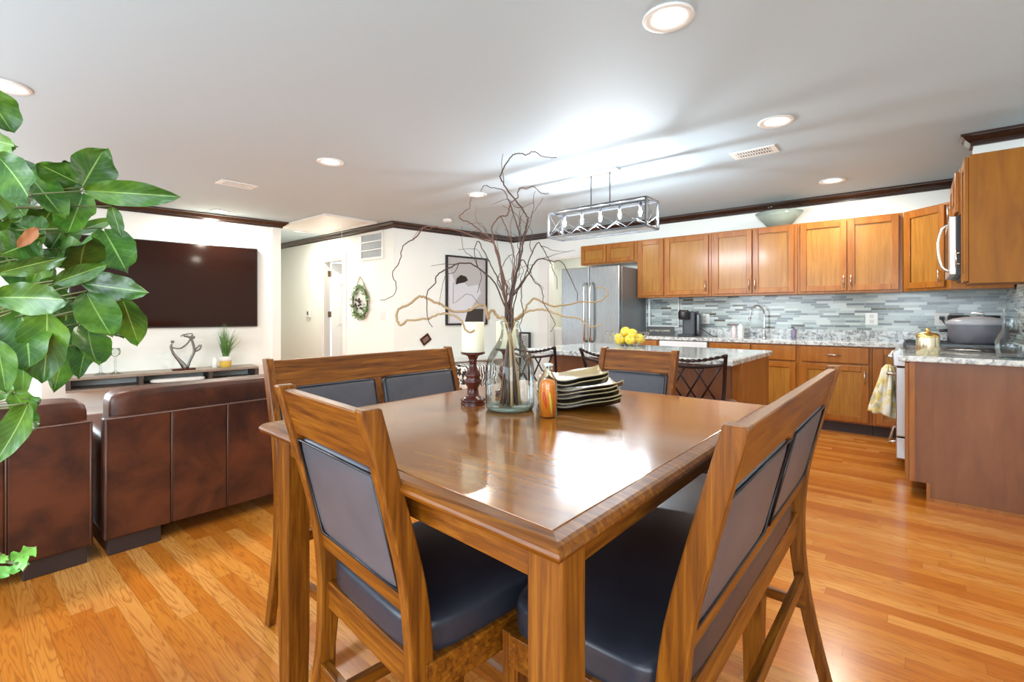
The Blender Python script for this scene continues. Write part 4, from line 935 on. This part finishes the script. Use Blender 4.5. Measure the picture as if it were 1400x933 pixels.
ORD = ['lowest', 'second', 'third', 'fourth', 'fifth', 'sixth', 'topmost']
for i in range(7):
    big = i < 5; a, b = plate_mesh(.132 if big else .104)
    lb = ('lowest large wavy dark-backed plate of the stack on the table' if i == 0 else 'topmost small wavy gold plate of the stack on the table' if i == 6 else f'{ORD[i]} wavy square plate from the bottom of the stack, {"large" if big else "small"} size')
    t = thing('square_plate', lb, 'plate', PL+Vector((.006*math.sin(i*2), .006*math.cos(i*3)-(0 if big else .006), z)), .72+.05*math.sin(i*1.7), 'stacked wavy plates on the table')
    o = a.build('glazed_top', M_pl, t); so = o.modifiers.new('lip', 'SOLIDIFY'); so.thickness = .0022; so.offset = 0; b.v = [(x*.985, y*.985, zz-.0014) for x, y, zz in b.v]; b.build('dark_underside', M_pld, t)
    z += .0130

# ------------------------------------------------------------------ ceiling fittings
def downlight(label, x, y, on=1.0):
    t = thing('downlight', label, 'ceiling light', (x, y, CZ), 0, 'recessed ceiling downlights')
    MB().lathe([(.112, -.001), (.114, -.006), (.106, -.011), (.074, -.006), (.070, -.002)], n=28, cap=False).build('trim_ring', M_trim, t)
    MB().lathe([(.067, -.004), (.06, -.0055), (.001, -.006)], n=28).build('lens', M_lampg, t)
    l = bpy.data.lights.new('downlight_lamp', 'AREA'); l.shape = 'DISK'; l.size = .13; l.energy = DOWN_W*on*1.35; l.color = DOWN_COL
    o = bpy.data.objects.new('downlight_lamp', l); C.objects.link(o); o.parent = t; o.location = (0, 0, -.014)
for lb, x, y, on in (('large round downlight nearest the camera, over the dining table', -.86, 2.12, 1), ('round downlight between the near one and the kitchen air vent', -.75, 3.74, 1.3), ('downlight over the sink cabinets, nearest the back wall', -.65, 5.76, 1.3),
                 ('added unseen downlight brightening the laundry room beyond the doorway', -4.35, 7.2, 1.2), ('downlight above the sofas, left of centre', -3.94, 2.22, 2.2), ('downlight behind the branches near the long lamp', -3.77, 3.88, 1.6), ('downlight at the left edge above the leafy plant', -4.09, .26, 2.2),  # laundry lamp is added, unseen, to brighten the dark doorway
                 ('downlight close to the wall above the television', -6.92, 2.36, 1.6), ('downlight in the hall corner beyond the television wall', -7.58, 3.74, 1.5)): downlight(lb, x, y, on)
def vent(label, x, y, rz):
    t = thing('ceiling_vent', label, 'vent', (x, y, CZ), rz)
    q = MB()
    for a, b in (((-.17, -.10), (.17, -.07)), ((-.17, .07), (.17, .10)), ((-.17, -.07), (-.13, .07)), ((.13, -.07), (.17, .07))): q.bb((*a, -.008), (*b, -.001))
    q.build('frame', M_trim, t); MB().bb((-.13, -.07, -.003), (.13, .07, -.001)).build('backing', plain('vent_dark', (.06, .06, .065), .7), t)
    q = MB()
    for k in range(13): q.box((-.12+k*.02, .0, -.006), (.008, .14, .006))
    q.bb((-.13, -.008, -.008), (.13, .008, -.002)); q.build('louvres', M_trim, t)
vent('white slotted ceiling vent above the kitchen island', -1.03, 4.336, 0); vent('white slotted ceiling vent above the living area', -5.362, 1.987, PI/2)
# linear chandelier
t = thing('chandelier', 'rectangular steel cage chandelier with five lit bulbs over the island', 'chandelier', (-2.275, 4.0, CZ))
z1, z0, hx, hy = 2.20-CZ, 1.957-CZ, .51, .125
MB().bb((-.19, -.06, -.028), (.19, .06, -.001), .01).build('canopy', M_trim, t)
for x in (-.10, .10): MB().cyl((x, 0, -.028), (x, 0, z1), .006, 8).build('rod', M_chand, t)
q = MB(); b_ = .017
for y in (-hy, hy):
    for zz in (z0, z1): q.bar((-hx, y, zz), (hx, y, zz), b_, b_)
for x in (-hx, hx):
    for zz in (z0, z1): q.bar((x, -hy, zz), (x, hy, zz), b_, b_)
    for y in (-hy, hy): q.bar((x, y, z0), (x, y, z1), b_, b_)
q.bar((-hx, 0, z1), (hx, 0, z1), b_, b_); q.build('cage_frame', M_chand, t)
zc = (z0+z1)/2
q = MB()
for y in (-hy, hy):
    for k in range(5):
        xa, xb = -hx+k*2*hx/5, -hx+(k+1)*2*hx/5; q.bar((xa, y, z0), (xb, y, zc), .005, .005); q.bar((xa, y, zc), (xb, y, z0), .005, .005)
for x in (-hx, hx):
    for a, b in (((-hy, z0), (hy, z1)), ((-hy, z1), (hy, z0))): q.bar((x, a[0], a[1]), (x, b[0], b[1]), .005, .005)
q.build('lattice', M_chand, t)
for k in range(5):
    x = -.40+k*.20
    MB().cyl((x, 0, z1), (x, 0, z1-.06), .013, 10).build('bulb_holder', M_chand, t); MB().lathe([(.006, -.026), (.010, -.014), (.0125, .004), (.010, .022), (.003, .032)][::-1], (x, 0, zc+.02), 14).build('bulb', M_bulb, t)
MB().bb((-hx+.04, -hy+.03, z0-.002), (hx-.04, hy-.03, z0+.004)).build('glass_tray', NT('ribbed_glass').set(color=(.85, .9, .9), rough=.2, trans=.85), t)

# ------------------------------------------------------------------ leafy plant at the left
t = thing('leafy_plant', 'tall bushy artificial plant with broad green leaves at the left edge', 'plant', (-1.95, -.12, 0))
P0 = Vector((-1.95, -.12, 0))
MB().lathe([(.13, 0), (.16, .02), (.19, .33), (.20, .36), (.17, .36), (.165, .31), (.02, .30)], n=28).build('pot', plain('grey_ceramic', (.30, .29, .28), .5), t)
leaves = MB()
def leaf(mb, base, tip, w, roll=0, curl=.12, lobed=False, fold=.12):
    base = Vector(base)-P0; tip = Vector(tip)-P0; d = tip-base; L = d.length; d.normalize()
    view = (Vector((0, 0, CAM_H))-P0-(base+tip)/2).normalized(); side = d.cross(view).normalized(); nr = side.cross(d).normalized()
    R_ = Matrix.Rotation(roll, 3, d); side = R_ @ side; nr = R_ @ nr
    def f(u, v):
        x = (u-.5)*2; wv = w*1.14*(v+.004)**.62*(1.0001-v)**.80
        if lobed: wv *= 1+.45*math.sin(v*PI*3.2)
        return base+d*L*v+side*x*wv+nr*(-fold*w*(1-abs(x))+curl*L*(v*v-.6*v)+.07*w*math.sin(v*15+x*4+L*60)*abs(x))
    mb.grid(f, 6, 12, True, None, True)
LV = [((113, 261), (239, 269), 34, 1.15), ((115, 256), (143, 207), 52, 1.22), ((112, 256), (53, 227), 42, 1.2), ((108, 258), (62, 245), 44, 1.3), ((-8, 212), (42, 277), 50, 1.05), ((38, 232), (86, 292), 42, 1.12), ((112, 262), (90, 318), 42, 1.18),
      ((-18, 120), (16, 178), 44, 1.25), ((-14, 165), (20, 150), 40, 1.3), ((-20, 190), (16, 200), 34, 1.2), ((112, 378), (121, 322), 46, 1.1), ((140, 312), (172, 370), 52, 1.15), ((152, 282), (164, 322), 17, 1.2), ((98, 318), (156, 300), 16, 1.25), ((-6, 376), (84, 354), 24, 1.0), ((-12, 408), (98, 410), 42, .95),
      ((112, 388), (201, 400), 36, 1.12), ((72, 388), (143, 363), 24, 1.05), ((118, 398), (152, 459), 46, 1.1), ((140, 400), (168, 458), 42, 1.16), ((166, 410), (187, 468), 38, 1.14), ((24, 425), (40, 505), 60, 1.0), ((60, 422), (58, 517), 56, 1.02), ((95, 455), (76, 530), 36, 1.2), ((122, 440), (133, 500), 42, 1.08), ((118, 468), (107, 512), 26, 1.15),
      ((-4, 465), (8, 532), 30, .98), ((36, 552), (-2, 628), 34, 1.0), ((40, 556), (44, 592), 18, 1.05), ((20, 535), (42, 566), 30, 1.1), ((30, 480), (30, 540), 26, 1.2), ((60, 320), (20, 305), 44, 1.2), ((45, 330), (4, 345), 48, 1.15), ((30, 360), (52, 330), 36, 1.25), ((0, 300), (30, 318), 40, 1.3), ((60, 350), (40, 385), 40, 1.3), ((85, 395), (60, 430), 44, 1.3),
      ((20, 400), (-10, 440), 46, 1.25), ((130, 380), (165, 388), 22, 1.25), ((100, 430), (128, 470), 46, 1.25), ((40, 545), (62, 552), 10, 1.1), ((62, 348), (58, 365), 14, 1.2), ((75, 285), (55, 315), 40, 1.3), ((-5, 445), (-30, 500), 50, 1.1), ((82, 340), (70, 368), 18, 1.35), ((10, 520), (-10, 548), 26, 1.15), ((95, 240), (110, 222), 30, 1.3), ((-5, 250), (-25, 300), 48, 1.1), ((50, 400), (95, 385), 30, 1.3), ((75, 415), (110, 450), 40, 1.32), ((10, 300), (48, 340), 50, 1.35), ((70, 330), (104, 360), 44, 1.4), ((20, 350), (60, 392), 52, 1.4), ((-5, 330), (25, 372), 50, 1.38), ((96, 300), (70, 340), 40, 1.4), ((5, 430), (22, 488), 54, 1.3), ((92, 410), (88, 470), 50, 1.35), ((45, 440), (95, 500), 54, 1.3), ((0, 250), (35, 300), 46, 1.35), ((70, 262), (108, 300), 42, 1.36), ((-8, 480), (20, 520), 40, 1.25), ((12, 225), (60, 262), 44, 1.33)]
stems = MB(); r_ = random.Random(21)
trunk = [Vector((0, 0, .30)), Vector((.02, .0, .8)), Vector((-.03, .02, 1.2)), Vector((.0, .0, 1.55)), Vector((.03, .02, 1.75))]
tp = smooth_path(trunk, 6)
stems.tube(tp, [.022-.014*i/len(tp) for i in range(len(tp))], 8)
for i, (a, b, w_, d) in enumerate(LV):
    da = d+r_.uniform(-.05, .09); db = d+r_.uniform(-.07, .05)
    pa_, pb_ = at_d(*a, da), at_d(*b, db); pb_ = pa_+(pb_-pa_)*1.07; leaf(leaves, pa_, pb_, w_*d/FPX*1.2, r_.uniform(-.45, .45), r_.uniform(-.12, .28))
    k = min(tp, key=lambda p: (p-(pa_-P0)-Vector((0, 0, -.12))).length); m_ = (k+(pa_-P0))/2+Vector((0, 0, .03)); stems.tube(smooth_path([k, m_, pa_-P0]), [.005-.0035*j/8 for j in range(9)], 6)
# leaves of the far side of the crown, out of the picture
for i in range(34):
    a = r_.uniform(0, 2*PI); zz = r_.uniform(.95, 1.75); o = .12+r_.uniform(0, .2); b0 = P0+Vector((math.cos(a)*o*.5-.12, math.sin(a)*o*.5-.12, zz)); b1 = b0+Vector((math.cos(a)*.16-.03, math.sin(a)*.16-.05, r_.uniform(-.12, .08)))
    leaf(leaves, b0, b1, r_.uniform(.06, .1), r_.uniform(-1, 1)); k = min(tp, key=lambda p: (p-(b0-P0)).length); stems.tube([k, b0-P0], [.004, .002], 5)
leaves.build('foliage', M_leaf, t); stems.build('stems', M_stem, t)
dl = MB(); leaf(dl, at_d(52, 312, 1.12), at_d(24, 338, 1.14), 18*1.12/FPX, .3); dl.build('dry_leaf', plain('dry_brown_leaf', (.33, .12, .04), .7), t)
# ivy spray low at the left edge
IV = Vector((-1.60, -.30, .0))
t = thing('trailing_ivy', 'pale green ivy sprig poking in at the lower left corner', 'plant', IV); P0 = IV
q = MB()
for a, b, w_ in (((18, 768), (50, 748), 24), ((20, 770), (40, 772), 22), ((10, 774), (-2, 792), 20), ((-2, 768), (12, 760), 14), ((22, 772), (18, 786), 14), ((-12, 770), (-30, 790), 20), ((-16, 765), (-34, 752), 22)): leaf(q, at_d(*a, 1.02), at_d(*b, 1.0), w_*1.02/FPX, .2, .1, True)
q.build('leaves', M_ivy, t)
MB().tube(smooth_path([at_d(24, 771, 1.02)-IV, at_d(0, 768, 1.03)-IV, at_d(-40, 770, 1.05)-IV, Vector((-.02, -.02, .5)), Vector((0, 0, .26))]), .003, 6).build('vine', M_stem, t)
MB().lathe([(.08, 0), (.10, .02), (.12, .24), (.125, .27), (.105, .27), (.10, .24), (.02, .235)], n=24).build('pot', plain('terracotta', (.42, .17, .09), .7), t)
